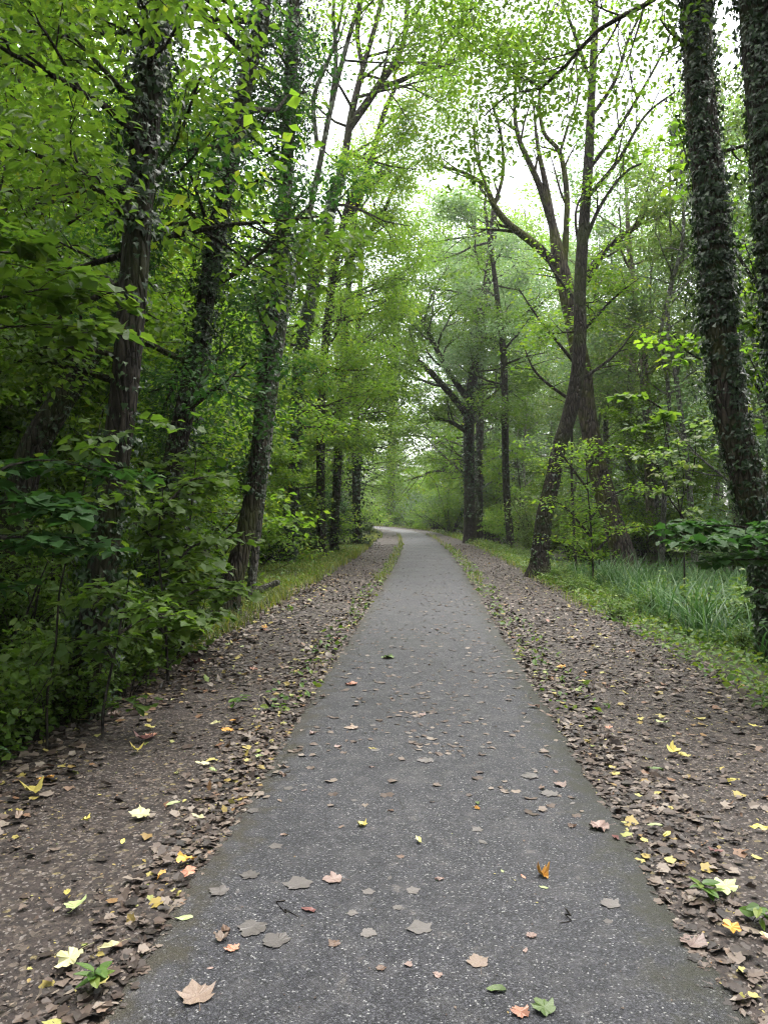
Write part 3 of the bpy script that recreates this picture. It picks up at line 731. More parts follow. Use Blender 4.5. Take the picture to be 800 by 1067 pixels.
def proto_shrub(name, H, W, leaf, tpl, size, nst, per, cr, flat, kids=3, bark='twig', spread=1., cat='shrub'):
    root = thing(name, 'x', cat, (0, 0, 0))
    g = Geo(); tips = []
    for k in range(nst):
        a = k * 2.4 + R.random(); s = spread * R.random()
        branch(g, (.12 * math.cos(a), .12 * math.sin(a), -.05), (s * math.cos(a), s * math.sin(a), 1), H * (.6 + .5 * R.random()), .012 + .006 * H, 1, tips, up=-.05, kids=kids + 2, seg=5, ratio=.5, tipfrom=.15)
    part('stems', g, BK[bark], root)
    t = np.array(tips); t[:, :2] *= W / max(.1, np.abs(t[:, :2]).max() * 1.0)
    g = Geo(); cloud(g, tpl, t, per, cr, flat, size); part('leaves', g, LM[leaf], root)
    return root


PS = {
    'maple': proto_shrub('sycamore_bush', 1.9, 1.1, 'mid', T_MAPLE, .12, 9, 5, .25, .4),
    'bramble': proto_shrub('bramble_bush', 1.0, 1.0, 'deep', T_OVAL, .075, 16, 8, .2, .6, spread=1.6),
    'hazelb': proto_shrub('hazel_bush', 2.8, 1.4, 'mid', T_OVAL, .10, 12, 9, .32, .4),
    'bright': proto_shrub('elder_bush', 2.2, 1.3, 'sun', T_OVAL, .11, 12, 9, .3, .4),
    'grey': proto_shrub('willow_bush', 3.0, 1.8, 'grey', T_DIA, .12, 16, 12, .35, .5),
    'dark': proto_shrub('holly_bush', 2.6, 1.2, 'deep', T_DIA, .10, 14, 14, .32, .5),
    'olive': proto_shrub('blackthorn_bush', 2.6, 1.7, 'olive', T_DIA, .11, 16, 11, .33, .5),
    'nettle': proto_shrub('nettle_clump', .7, .5, 'cover', T_OVAL, .075, 14, 5, .12, .6, kids=2),
}
used = set()


def place(lib, key, x, y, sc, label, group=None, zs=1.):
    o = lib[key]
    loc = (float(x), float(y), float(gz(x, y)))
    rz = float(R.random() * 6.28)
    if (id(lib), key) not in used:
        used.add((id(lib), key)); o.location = loc; o.rotation_euler = (0, 0, rz); o.scale = (sc, sc, sc * zs)
        o['label'] = label
        if group: o['group'] = group
        return o
    return copy_tree(o, loc, rz, (sc, sc, sc * zs), label, group)


TL = {'bright': 'yellow-green leafy tree', 'green': 'tall dark-stemmed green tree', 'grey': 'grey-green feathery tree', 'pole': 'slender grey pole-like tree with thin crown',
      'young': 'low bright young tree with layered sprays', 'hazel': 'low leafy understorey tree', 'autumn': 'olive-crowned tree with reddish bark'}
SL = {'maple': 'bush of lobed sycamore leaves', 'bramble': 'low dark bramble bush', 'hazelb': 'green hazel-like bush', 'bright': 'bright yellow-green bush', 'grey': 'grey-green willowy bush',
      'dark': 'dark small-leaved bush', 'olive': 'pale olive twiggy bush', 'nettle': 'low bright nettle-like clump'}
REG = {'nl': 'in the near shady wood left of the path', 'ml': 'in the left wood beyond the curved trunk', 'fl': 'deep in the far left wood',
       'nr': 'beside the strap-leaved bank on the right', 'mr': 'in the right wood behind the furrowed tree', 'fr': 'deep in the far right wood', 'c': 'closing the view beyond the path bend', 'b': 'out of view around the viewpoint, added for shade'}


def put(lib, key, px_u, y, sc, reg, zs=1., jit=True):
    """One plant at px_u metres right of the path's centre line and y metres ahead."""
    lab = (TL if lib is PT else SL)[key]
    place(lib, key, px_u + cxl(y), y, sc, f'{lab} {REG[reg]}', f'{lab} {REG[reg]}', zs)


def sow(lib, keys, n, u0, u1, y0, y1, s0, s1, reg, dmin=1.0):
    pts = []
    tries = 0
    while len(pts) < n and tries < n * 40:
        tries += 1
        u = R.uniform(u0, u1); y = R.uniform(y0, y1)
        if all((u - a) ** 2 + (y - b) ** 2 > dmin ** 2 for a, b in pts): pts.append((u, y))
    for i, (u, y) in enumerate(pts):
        put(lib, keys[int(R.integers(len(keys)))], u, y, R.uniform(s0, s1), reg)


# left wood
sow(PT, ['young', 'hazel', 'young'], 12, -11, -5.2, 7, 20, .75, 1.1, 'nl', 1.8)
sow(PT, ['young'], 6, -8, -6, 14, 34, .95, 1.3, 'ml', 2.)
sow(PT, ['bright', 'bright', 'young', 'bright'], 12, -16, -6.5, 9, 30, .75, 1.1, 'nl', 2.6)
sow(PT, ['bright', 'green', 'young', 'grey', 'autumn'], 18, -17, -6.5, 26, 62, .7, 1.05, 'ml', 2.4)
sow(PT, ['bright', 'green', 'grey', 'bright'], 13, -45, -16, 28, 100, .8, 1.2, 'fl', 4)
# right wood
sow(PT, ['pole'], 16, 6.5, 15, 20, 46, .75, 1.05, 'nr', 1.2)
sow(PT, ['young', 'pole', 'grey'], 8, 7.5, 13, 17, 30, .7, 1.0, 'nr', 2.2)
sow(PT, ['pole', 'grey', 'grey', 'autumn', 'pole'], 24, 7.5, 26, 28, 60, .75, 1.05, 'mr', 2.4)
sow(PT, ['pole', 'grey', 'grey', 'bright', 'grey'], 26, 8, 44, 52, 110, 1.0, 1.4, 'fr', 4)
sow(PT, ['young', 'hazel'], 10, 5.5, 10, 38, 75, .7, 1., 'mr', 2.)
# straight ahead, past the bend
sow(PT, ['bright', 'green', 'young', 'grey'], 14, 6, 30, 105, 150, .8, 1.2, 'c', 3.6)
sow(PT, ['young', 'hazel', 'bright'], 16, -12, 8, 118, 150, .9, 1.3, 'c', 2.4)
sow(PT, ['bright', 'bright', 'young'], 13, -26, -6, 90, 150, .8, 1.2, 'c', 3.4)
# unseen wood around the viewpoint, trees added to shade the foreground and sides
for u, y, k, s in ((-5.5, -3.5, 'green', 1.05), (5.5, -3, 'green', 1.05), (-5, -9, 'green', 1.1), (5.5, -9.5, 'bright', 1.15), (-9, -5, 'green', .9), (-9, 2.5, 'bright', .9), (10, -6, 'green', .9), (11, 3, 'bright', .85), (13, 9, 'green', .9), (-10, 6, 'hazel', 1.)):
    put(PT, k, u, y, s, 'b')

# shrubs: left
sow(PS, ['bramble', 'maple', 'bramble', 'hazelb'], 11, -5.8, -4.0, 4.6, 9, .6, 1.05, 'nl', .8)
sow(PS, ['hazelb', 'maple', 'dark', 'bramble'], 20, -10, -5.6, 4.5, 22, .8, 1.2, 'nl', 1.2)
sow(PS, ['hazelb', 'dark', 'grey', 'bramble'], 26, -9.5, -5.6, 15, 48, .7, 1.15, 'ml', 1.2)
sow(PS, ['hazelb', 'bright', 'dark'], 22, -18, -5, 40, 90, .9, 1.4, 'fl', 2)
sow(PS, ['maple'], 13, -3.7, -3.05, 4.2, 9, .32, .6, 'nl', .45)
for u_, y_, s_ in ((-2.72, 5.75, .34), (-2.95, 5.3, .36), (-2.7, 6.5, .3), (-3.0, 4.7, .4), (-3.05, 7.3, .5), (-2.95, 8.3, .5)): place(PS, 'maple', u_, y_, s_, 'knee-high sycamore bush at the outer edge of the left shoulder', 'knee-high bushes along the left shoulder')
place(PS, 'bramble', -2.9, 4.1, .4, 'small dark bramble clump at the left edge of the foreground shoulder', None)
# right
sow(PS, ['olive', 'grey', 'bright'], 12, 5.6, 10, 24, 42, .7, 1.1, 'mr', 1.5)
sow(PS, ['grey', 'olive', 'hazelb', 'grey'], 26, 8, 22, 18, 45, .7, 1.2, 'mr', 1.8)
sow(PS, ['bright', 'olive', 'bright', 'hazelb', 'grey'], 34, 3.4, 14, 42, 90, .9, 1.5, 'fr', 1.8)
sow(PS, ['bright', 'grey', 'bright'], 34, 2.6, 20, 75, 130, 1.1, 1.9, 'c', 1.8)
sow(PS, ['bright', 'bright', 'grey'], 30, -14, 8, 114, 134, 1.2, 1.9, 'c', 1.6)
sow(PS, ['bright', 'hazelb'], 16, -14, -3.4, 90, 135, 1., 1.5, 'c', 2)
sow(PS, ['nettle'], 40, 3.0, 4.6, 7.5, 34, .35, .62, 'nr', .4)
place(PS, 'bright', -4.1 + cxl(52), 52, .7, 'sunlit yellow-green bush at the inner corner of the path bend', None)
sow(PS, ['bright'], 14, 3.0, 8, 58, 112, 1.0, 1.5, 'c', 1.8)
sow(PS, ['bright'], 6, -6.5, -4.6, 55, 90, .7, 1.1, 'c', 1.5)
sow(PT, ['young'], 9, 3.5, 9, 70, 125, .9, 1.3, 'c', 3)
sow(PT, ['young'], 8, -10, 2, 128, 140, 1., 1.4, 'c', 2)
sow(PS, ['nettle'], 14, -5.0, -3.3, 48, 95, .8, 1.4, 'c', .8)
sow(PT, ['bright', 'grey', 'bright'], 6, 4.5, 11, 54, 76, 1.55, 1.85, 'fr', 2.5)
sow(PS, ['bright', 'olive', 'bright'], 8, 4.6, 9.5, 26, 33, .6, 1.0, 'nr', 1.)
sow(PS, ['dark'], 7, -6, -4.7, 25, 40, .75, 1.2, 'ml', 1.)
sow(PS, ['nettle'], 14, 4.2, 7.5, 7.5, 16, .8, 1.3, 'mr', .7)
sow(PT, ['bright'], 4, -9, -5.5, 56, 80, 1.2, 1.45, 'fl', 3)
sow(PT, ['bright', 'young'], 7, -5, 4, 118, 130, 1.0, 1.4, 'c', 2)
sow(PS, ['bright'], 16, -7, 3, 108, 122, 1.2, 1.8, 'c', 1.4)
place(PS, 'olive', 5.0 + cxl(33), 33, 1.1, 'wide pale olive bush beside the big tree right of the bend', None)
place(PS, 'bright', 6.2 + cxl(60), 60, 1.3, 'large bright bush hanging over the outer side of the path bend', None)
for lib in (PT, PS):
    for k in list(lib):
        if (id(lib), k) not in used:
            for c in list(lib[k].children): bpy.data.objects.remove(c)
            bpy.data.objects.remove(lib[k])


# ------------------------------------------------------------------ grass, ground cover, strap leaves
def blades(geo, base, L, w, lean, tint, segs=3):
    n = len(base)
    a = R.random(n) * 6.28; d = np.stack([np.cos(a), np.sin(a), 0 * a], -1); s = np.stack([-np.sin(a), np.cos(a), 0 * a], -1)
    rows = []
    for k in range(segs + 1):
        t = k / segs
        c = base + np.array([0, 0, 1.])[None] * (L * (t - .45 * lean * t * t))[:, None] + d * (L * lean * t ** 2)[:, None]
        ww = (w * (1 - t ** 1.5) + .0004)[:, None]
        rows += [c - s * ww, c + s * ww]
    v = np.stack(rows, 1)
    f = np.array([[2 * k, 2 * k + 1, 2 * k + 3, 2 * k + 2] for k in range(segs)])
    F_ = f[None] + (np.arange(n) * 2 * (segs + 1))[:, None, None]
    geo.add(v.reshape(-1, 3), F_.reshape(-1, 4), np.repeat(tint, 2 * (segs + 1)), True)


def scatter(n, u0, u1, y0, y1, power=1.6):
    """Random ground points, denser towards the viewpoint."""
    t = R.random(n) ** power
    y = y0 + (y1 - y0) * t; u = u0 + (u1 - u0) * R.random(n)
    x = u + cxl(y)
    return np.stack([x, y, gz(x, y)], -1)


g = Geo()
for (n, u0, u1, y0, y1) in ((20000, -5.0, -2.7, 8.5, 55), (2500, -5.5, -3.2, 3.2, 9), (7000, 2.6, 4.2, 12, 60), (700, -1.3, -1.02, 18, 60), (700, 1.05, 1.4, 18, 60), (9000, -4.4, -2.6, 10, 40), (2500, -3.4, -2.4, 50, 100), (3500, 2.4, 4, 50, 110)):
    b = scatter(n, u0, u1, y0, y1, 1.3)
    keep = R.random(n) < (.55 + .5 * wob(b[:, 0] * 2, b[:, 1] * 1.4)).clip(.05, 1); b = b[keep]
    sc = 1 + b[:, 1] / 40
    blades(g, b, (.10 + .16 * R.random(len(b))) * sc ** .5, .004 * sc, .3 + .6 * R.random(len(b)), R.random(len(b)), 2)
o = link('grass', g.mesh('grass', LM['grass'])); o['kind'] = 'stuff'; o['label'] = 'short grass along the path verges'

g = Geo()
for (n, u0, u1, y0, y1, hh) in ((15000, 2.75, 4.6, 5.5, 30, .16), (9000, 4.0, 9, 6.5, 30, .4), (9000, -5.2, -2.9, 9, 45, .16), (3000, -4.2, -2.75, 4, 10, .1), (3500, 2.4, 5, 28, 70, .25), (700, -1.4, -1.03, 6, 40, .05), (900, 1.04, 1.5, 6, 40, .05)):
    b = scatter(n, u0, u1, y0, y1, 1.25)
    k = (.6 + .55 * wob(b[:, 0] * 1.6 + 3, b[:, 1] * 1.2)).clip(.03, 1)
    b = b[R.random(n) < k]; m = len(b)
    b[:, 2] += hh * R.random(m) + .01
    sc = 1 + b[:, 1] / 30
    put_leaves(g, T_OVAL, b, np.array([0, 0, 1.]) + .5 * R.standard_normal((m, 3)), R.standard_normal((m, 3)), .05 * sc * (.6 + .8 * R.random(m)), R.random(m))
o = link('ground_cover', g.mesh('ground_cover', LM['cover'])); o['kind'] = 'stuff'; o['label'] = 'low leafy plants along both verges'

g = Geo()
cl = np.stack([R.uniform(3.7, 9.5, 300), R.uniform(6.2, 22, 300)], -1)
cl = cl[(cl[:, 0] > 3.5 + .55 * np.sin(cl[:, 1])) & (cl[:, 0] < 4.2 + cl[:, 1] * .42)]
for u, y in cl:
    n = int(R.integers(14, 46)); x = u + cxl(y); hh = R.uniform(.9, 1.8)
    b = np.stack([x + .15 * R.standard_normal(n), y + .15 * R.standard_normal(n), np.full(n, float(gz(x, y)) - .02)], -1)
    blades(g, b, hh * (.4 + .5 * R.random(n)), .007 + .010 * R.random(n), .3 + 1.1 * R.random(n), (R.random(n) * .6 + .4 * R.random()), 6)
o = link('reeds', g.mesh('reeds', LM['reed'])); o['kind'] = 'stuff'; o['label'] = 'arching strap-leaved sedge covering the right bank'
g = Geo()
for u, y in np.stack([R.uniform(-5.2, -3.3, 46), R.uniform(3.4, 7.5, 46)], -1):
    n = 26
    b = np.stack([u + .14 * R.standard_normal(n), y + .14 * R.standard_normal(n), np.full(n, float(gz(u, y)) - .02)], -1)
    blades(g, b, .35 + .35 * R.random(n), .005 + .004 * R.random(n), .4 + .6 * R.random(n), R.random(n), 5)
o = link('sedge', g.mesh('sedge', LM['reed'])); o['kind'] = 'stuff'; o['label'] = 'arching sedge in the shady hollow at the left'

# ------------------------------------------------------------------ leaf litter
def littermat(name):
    m, nt, out = newmat(name); L = nt.links
    at = nd(nt, 'ShaderNodeAttribute', attribute_name='tint')
    rp = ramp(nt, [(0, (.013, .010, .009)), (.3, (.035, .0245, .020)), (.55, (.068, .047, .037)), (.78, (.115, .087, .071)), (.92, (.185, .152, .126)), (.955, (.15, .075, .04)), (.975, (.25, .195, .05)), (.99, (.34, .30, .10)), (1, (.12, .17, .04))])
    L.new(at.outputs['Fac'], rp.inputs[0])
    pr = nd(nt, 'ShaderNodeBsdfPrincipled', i_Roughness=.55); L.new(rp.outputs[0], pr.inputs['Base Color'])
    pr.inputs['Specular IOR Level'].default_value = .35
    L.new(pr.outputs[0], out.inputs['Surface']); return m


g = Geo()
def litter(n, u0, u1, y0, y1, s, tpl, trod=False, pw=1.5, t0=0., t1=1.):
    b = scatter(n, u0, u1, y0, y1, pw)
    u = b[:, 0] - cxl(b[:, 1])
    k = (.62 + .5 * wob(b[:, 0] * 2.3, b[:, 1] * 1.5)).clip(.06, 1)
    if trod: k = k * np.where(np.abs(np.abs(u) - 1.95 - .2 * wob(b[:, 1], u)) < .5, .3, 1.)
    b = b[R.random(n) < k]; m = len(b)
    onp = np.abs(b[:, 0] - cxl(b[:, 1])) < 1.03
    b[:, 2] = np.where(onp, pz(b[:, 0], b[:, 1]), b[:, 2]) + .003 + .012 * R.random(m) * ~onp
    put_leaves(g, tpl, b, np.array([0, 0, 1.]) + (np.where(onp, .05, .14) + np.where(onp, 0, .35) * (R.random(m) < .25))[:, None] * R.standard_normal((m, 3)), R.standard_normal((m, 3)), s * (.45 + .9 * R.random(m)), t0 + (t1 - t0) * R.random(m))


for (u0, u1) in ((-2.95, -1.0), (1.0, 3.1)):
    litter(2600 if u0 < 0 else 5200, u0, u1, 2.2, 12, .04, T_MAPLE, True, pw=.9)
    litter(2000, u0, u1, 3, 14, .05, T_MAPLE_HI, True, pw=.9)
    litter(26000, u0, u1, 2.2, 9, .015, T_OVAL, False, pw=1.1)
    litter(4500 if u0 < 0 else 7500, u0, u1, 2.2, 12, .034, T_OVAL, True, pw=.9)
    litter(16000, u0, u1, 7, 40, .065, T_OVAL, False, pw=1.2)
litter(3000, -1.3, -1.0, 2.2, 14, .045, T_MAPLE, pw=1.1)
litter(3400, 1.0, 1.45, 2.2, 14, .05, T_MAPLE, pw=1.1)
litter(2500, -2.95, -2.2, 3, 20, .065, T_MAPLE, pw=1.2)
litter(2600, 1.2, 3.1, 4, 18, .06, T_MAPLE, True, pw=1.2)
litter(2500, -2.9, -1.0, 6, 20, .06, T_MAPLE, pw=1.2)
litter(900, -2.95, -2.1, 3.5, 20, .06, T_MAPLE, pw=1.1, t0=.86, t1=1)
litter(500, -1.5, -1.0, 3, 20, .05, T_MAPLE, pw=1.1, t0=.86, t1=1)
litter(500, 1.05, 3.1, 4, 20, .055, T_MAPLE, pw=1.1, t0=.86, t1=1)
litter(3000, -.98, .98, 5, 45, .055, T_OVAL, pw=1.25, t0=.4, t1=.93)
litter(500, -.98, .98, 4, 16, .06, T_MAPLE, pw=1.1, t0=.4, t1=.93)
litter(700, -1., 1., 2.2, 12, .012, T_OVAL, pw=1.1)
litter(1500, -3.1, 3.1, 45, 90, .12, T_OVAL, pw=1.)
o = link('leaf_litter', g.mesh('leaf_litter', littermat('fallen_leaf_litter'))); o['kind'] = 'stuff'; o['label'] = 'brown leaf litter over both shoulders'

# ------------------------------------------------------------------ fallen leaves one can point at
def fallmat(name, c, c2, rough=.5, trans=0.):
    m, nt, out = newmat(name); L = nt.links
    tc = nd(nt, 'ShaderNodeTexCoord'); oi = nd(nt, 'ShaderNodeObjectInfo')
    nz = nd(nt, 'ShaderNodeTexNoise', i_Scale=38., i_Detail=5.); L.new(tc.outputs['Object'], nz.inputs['Vector'])
    rp = ramp(nt, [(.35, c), (.68, c2)]); L.new(nz.outputs[0], rp.inputs[0])
    hv = nd(nt, 'ShaderNodeHueSaturation'); L.new(rp.outputs[0], hv.inputs['Color'])
    mr = nd(nt, 'ShaderNodeMapRange', n3=.7, n4=1.25); L.new(oi.outputs['Random'], mr.inputs[0]); L.new(mr.outputs[0], hv.inputs['Value'])
    pr = nd(nt, 'ShaderNodeBsdfPrincipled', i_Roughness=rough); L.new(hv.outputs[0], pr.inputs['Base Color'])
    L.new(pr.outputs[0], out.inputs['Surface']); return m


FM = {'tan': fallmat('fallen_leaf_tan', (.13, .092, .072), (.25, .185, .145)), 'grey': fallmat('fallen_leaf_greyish', (.062, .056, .054), (.115, .10, .095)),
      'brown': fallmat('fallen_leaf_brown', (.075, .045, .032), (.15, .09, .06)), 'yellow': fallmat('fallen_leaf_yellow', (.42, .34, .06), (.50, .44, .14)),
      'cream': fallmat('fallen_leaf_cream', (.45, .42, .20), (.52, .50, .30)), 'orange': fallmat('fallen_leaf_orange', (.45, .19, .035), (.55, .32, .06)),
      'coral': fallmat('fallen_leaf_coral', (.34, .15, .10), (.42, .22, .15)), 'maroon': fallmat('fallen_leaf_maroon', (.09, .03, .03), (.16, .06, .05)),
      'green': fallmat('fallen_leaf_green', (.045, .085, .02), (.10, .15, .03)), 'mint': fallmat('fallen_leaf_pale_green', (.30, .36, .14), (.38, .44, .22)),
      'pink': fallmat('fallen_leaf_pinkish', (.15, .10, .09), (.25, .18, .155))}


def leafmesh(shape, mat, curl, stalk, seed):
    rr = np.random.default_rng(seed)
    tpl = T_MAPLE_HI if shape == 'maple' else T_OVAL_HI
    v, f = tpl[0].copy(), tpl[1]
    v[:, :2] *= 1 + .07 * rr.standard_normal((len(v), 2))
    ax, ay = rr.standard_normal(2)
    v[:, 2] = curl * ((v[:, 0] * (1 + .5 * ax)) ** 2 * 1.6 + (v[:, 1] - .4) ** 2 * (.8 + .6 * ay)) + abs(curl) * .16 * rr.standard_normal(len(v))
    v[:, 1] -= .45
    if shape == 'oval': v[:, 0] *= .8
    v[:, 2] -= v[:, 2].min() - .01
    g = Geo(); g.add(v, f, .5, False)
    back = v.copy(); back[:, 2] -= .004
    g.add(back, f[:, ::-1], .5, False)
    if stalk:
        a = rr.standard_normal() * .4
        i0 = v[1]
        pts = np.array([i0, i0 + [.12 * a, -.2, .02], i0 + [.3 * a, -.42, .0], i0 + [.45 * a, -.6 * stalk, .01]])
        pts[:, 2] = np.maximum(pts[:, 2], .012)
        tube(g, pts, [.012, .010, .009, .012], 4, .1)
    return g.mesh('fallen_leaf', FM[mat])


LMESH = {}
def fleaf(x, y, size, shape, mat, curl, label, group=None, rot=None, stalk=0., var=0, tiltx=0.):
    key = (shape, mat, curl, stalk, var)
    if key not in LMESH: LMESH[key] = leafmesh(shape, mat, curl, stalk, len(LMESH) + 5)
    u = x - float(cxl(y))
    z = float(pz(np.array(x), np.array(y))) if abs(u) < 1.03 else float(gz(x, y)) + .022
    o = link('fallen_leaf', LMESH[key], None, (x, y, z + .001))
    o.rotation_euler = (tiltx + (0 if abs(u) < 1.0 else .15 * R.standard_normal()), 0 if abs(u) < 1.0 else .15 * R.standard_normal(), R.random() * 6.28 if rot is None else rot)
    o.scale = (size,) * 3
    return tag(o, label, 'leaf', group)


def at(px, py, D=None):
    """Ground point under a pixel."""
    D = CAMH / ((py - HOR) / F)
    q = P(px, py, D); return float(q[0]), float(q[1])


SPEC = [  # px, py, size, shape, colour, curl, stalk, rotation, label
    (566, 919, .055, 'maple', 'orange', .5, .9, 3.6, 'bright orange curled maple leaf upright on the asphalt, right of the middle'),
    (545, 920, .035, 'oval', 'coral', .3, 0, None, 'small pinkish leaf lying just left of the bright orange curled leaf'),
    (566, 931, .045, 'oval', 'mint', .15, 0, 1.2, 'narrow pale green leaf lying just in front of the bright orange curled leaf'),
    (523, 914, .03, 'oval', 'mint', .1, 0, .2, 'tiny pale green leaf on the asphalt left of the pinkish and orange pair'),
    (436, 883, .05, 'oval', 'cream', .9, .6, .4, 'curled cream leaf standing up on the asphalt near the path middle'),
    (497, 842, .05, 'oval', 'green', .5, 0, .1, 'dark green leaf standing over an orange one on the asphalt'),
    (496, 848, .045, 'oval', 'orange', .6, 0, 1.3, 'small orange leaf tucked under the dark green leaf on the asphalt'),
    (377, 865, .055, 'maple', 'yellow', .4, 0, .7, 'pale yellow leaf on the asphalt left of the curled cream leaf'),
    (407, 850, .04, 'oval', 'brown', .4, 0, 1.4, 'small reddish-brown curled leaf beyond the pale yellow one on the asphalt'),
    (622, 867, .10, 'maple', 'pink', .45, 1., 1.9, 'pale wrinkled leaf with a long stalk near the mossy right edge'),
    (641, 877, .06, 'oval', 'maroon', .4, 0, .3, 'small purple-brown leaf beside the pale wrinkled leaf'),
    (683, 869, .085, 'oval', 'mint', .3, 0, .9, 'light green leaf on the right edge of the asphalt'),
    (694, 876, .06, 'oval', 'yellow', .3, 0, 2.2, 'yellow tipped leaf touching the light green leaf at the right edge'),
    (192, 904, .075, 'maple', 'orange', .5, .8, 2.5, 'orange leaf raised on the left edge of the asphalt'),
    (197, 915, .06, 'maple', 'coral', .3, 0, .5, 'reddish leaf directly in front of the orange one at the left edge'),
    (193, 961, .075, 'oval', 'mint', .12, 0, 1.75, 'narrow pale green leaf lying flat near the left edge of the asphalt'),
    (346, 922, .085, 'maple', 'pink', .12, .8, 1.6, 'pinkish-brown lobed leaf with a stalk left of the path middle'),
    (311, 926, .11, 'maple', 'grey', .05, 0, .3, 'large grey-brown leaf pressed flat left of the pinkish lobed leaf'),
    (322, 955, .07, 'oval', 'maroon', .2, 0, 1.2, 'dark maroon leaf below the pinkish lobed leaf'),
    (242, 995, .05, 'maple', 'coral', .35, 0, .6, 'small coral leaf near the left edge in the foreground'),
    (205, 1043, .11, 'maple', 'tan', .1, .7, .5, 'big greyish-tan lobed leaf flat at the bottom left of the asphalt'),
    (287, 986, .10, 'maple', 'grey', .06, 0, .9, 'grey pressed leaf right of the small coral leaf'),
    (262, 975, .11, 'maple', 'grey', .06, 0, 2.9, 'faded grey leaf beyond the small coral leaf'),
    (348, 990, .045, 'maple', 'brown', .15, 0, .9, 'small brown flat leaf in the foreground left of the middle'),
    (260, 917, .08, 'maple', 'grey', .1, 0, .3, 'greyish pressed leaf midway between the orange edge leaf and the large pressed leaf'),
    (228, 934, .08, 'maple', 'grey', .08, 0, 1.3, 'greyish pressed leaf just right of the reddish edge leaf'),
    (117, 997, .075, 'oval', 'cream', .35, .8, 2.2, 'creamy yellow leaf on the bottom left shoulder'),
    (72, 1013, .10, 'maple', 'cream', .4, .8, 2.6, 'pale yellow torn leaf lying lowest on the left shoulder'),
    (146, 855, .10, 'maple', 'cream', .3, 0, 1.9, 'pale yellow lobed leaf in the middle of the left shoulder'),
    (207, 858, .08, 'oval', 'cream', .3, 0, 1.3, 'pale yellow leaf close to the left edge of the asphalt'),
    (182, 844, .08, 'oval', 'mint', .3, 0, 1.9, 'light green leaf between two pale yellow ones on the left shoulder'),
    (71, 937, .06, 'oval', 'yellow', .4, 0, .3, 'bright yellow small leaf on the left shoulder foreground'),
    (80, 951, .08, 'maple', 'mint', .3, .6, .4, 'pale green torn leaf next to the bright yellow small leaf'),
    (35, 830, .11, 'maple', 'yellow', .3, 0, .8, 'yellow lobed leaf at the far left of the shoulder'),
    (48, 817, .09, 'maple', 'orange', .4, 0, .5, 'orange leaf behind the yellow lobed leaf at the far left'),
    (150, 775, .12, 'maple', 'maroon', .25, 0, .5, 'large reddish-brown leaf across the left shoulder'),
    (143, 787, .08, 'maple', 'yellow', .3, 0, .5, 'yellow leaf in front of the large reddish-brown leaf'),
    (212, 800, .09, 'oval', 'cream', .3, .7, 1.6, 'cream curled leaf at mid distance on the left shoulder'),
    (720, 984, .10, 'maple', 'pink', .2, 0, .4, 'pinkish-tan leaf on the mossy strip at the right foreground'),
    (497, 1009, .075, 'maple', 'tan', .12, 1., .3, 'tan lobed leaf with stalk in the foreground right of the middle'),
    (517, 1040, .075, 'oval', 'green', .25, 0, 1.6, 'green oval leaf lying flat in the foreground'),
    (565, 1059, .075, 'maple', 'green', .3, 0, .4, 'dark green leaf at the bottom of the path right of the middle'),
    (541, 1063, .055, 'maple', 'coral', .25, 0, .4, 'coral leaf beside the dark green leaf at the bottom'),
    (634, 947, .08, 'maple', 'grey', .05, 0, .4, 'faint grey pressed leaf left of the mossy strip'),
    (437, 973, .09, 'maple', 'grey', .04, 0, .4, 'faint square-looking grey pressed leaf at the middle of the foreground'),
    (753, 933, .10, 'maple', 'mint', .4, 0, .4, 'pale green torn leaf on the right shoulder'),
    (752, 932, .05, 'oval', 'yellow', .4, 0, .4, 'yellow leaf lying on the pale green torn leaf at the right'),
    (760, 975, .065, 'maple', 'orange', .4, 0, .4, 'orange-tan leaf on the right shoulder foreground'),
    (790, 869, .09, 'oval', 'yellow', .3, .6, 1.4, 'yellow leaf at the right end of the shoulder'),
    (763, 820, .085, 'oval', 'yellow', .35, 0, 1.4, 'yellow-green leaf in the middle of the right shoulder'),
    (683, 810, .10, 'oval', 'green', .35, 0, 1.4, 'dark green leaf on the right shoulder beside the asphalt edge'),
    (707, 727, .12, 'maple', 'tan', .4, 0, 1.4, 'large pale tan leaf far up the right shoulder'),
    (787, 762, .10, 'oval', 'yellow', .3, 0, 1.4, 'bright yellow leaf below the green bank at the right'),
    (645, 788, .11, 'oval', 'tan', .4, 0, 1.5, 'tan leaf edged against the right side of the asphalt'),
    (366, 716, .11, 'maple', 'coral', .35, 0, 1.5, 'reddish leaf on the asphalt farther up near the left side'),
    (404, 688, .14, 'maple', 'green', .4, 0, 1.5, 'dark green leaf on the asphalt farther up the path'),
    (366, 762, .10, 'maple', 'tan', .15, .7, 1.5, 'light tan leaf on the asphalt mid way up, left side'),
    (389, 784, .06, 'oval', 'yellow', .3, 0, 1.5, 'small yellow leaf on the asphalt below the light tan one'),
    (296, 803, .08, 'oval', 'tan', .4, 0, 1.5, 'tan curled leaf just inside the left edge of the asphalt'),
    (295, 812, .07, 'oval', 'brown', .5, 0, .8, 'dark crumpled leaf just inside the left edge below the tan one'),
    (556, 740, .11, 'oval', 'brown', .5, 0, 1.7, 'dark curled leaf on the right edge of the asphalt farther up'),
    (443, 797, .10, 'maple', 'grey', .12, 0, 1.7, 'pale grey flat leaf at the middle of the path'),
    (551, 813, .10, 'maple', 'grey', .1, 0, 1.7, 'pale grey flat leaf toward the right side of the path'),
    (571, 831, .10, 'maple', 'grey', .1, 0, .3, 'pale grey flat leaf in front of the other at the right side'),
    (578, 808, .06, 'oval', 'pink', .3, 0, .3, 'small pinkish leaf right of the middle, farther up'),
    (583, 822, .07, 'maple', 'pink', .25, 0, .3, 'pinkish leaf above the pale grey flat leaf at the right'),
]
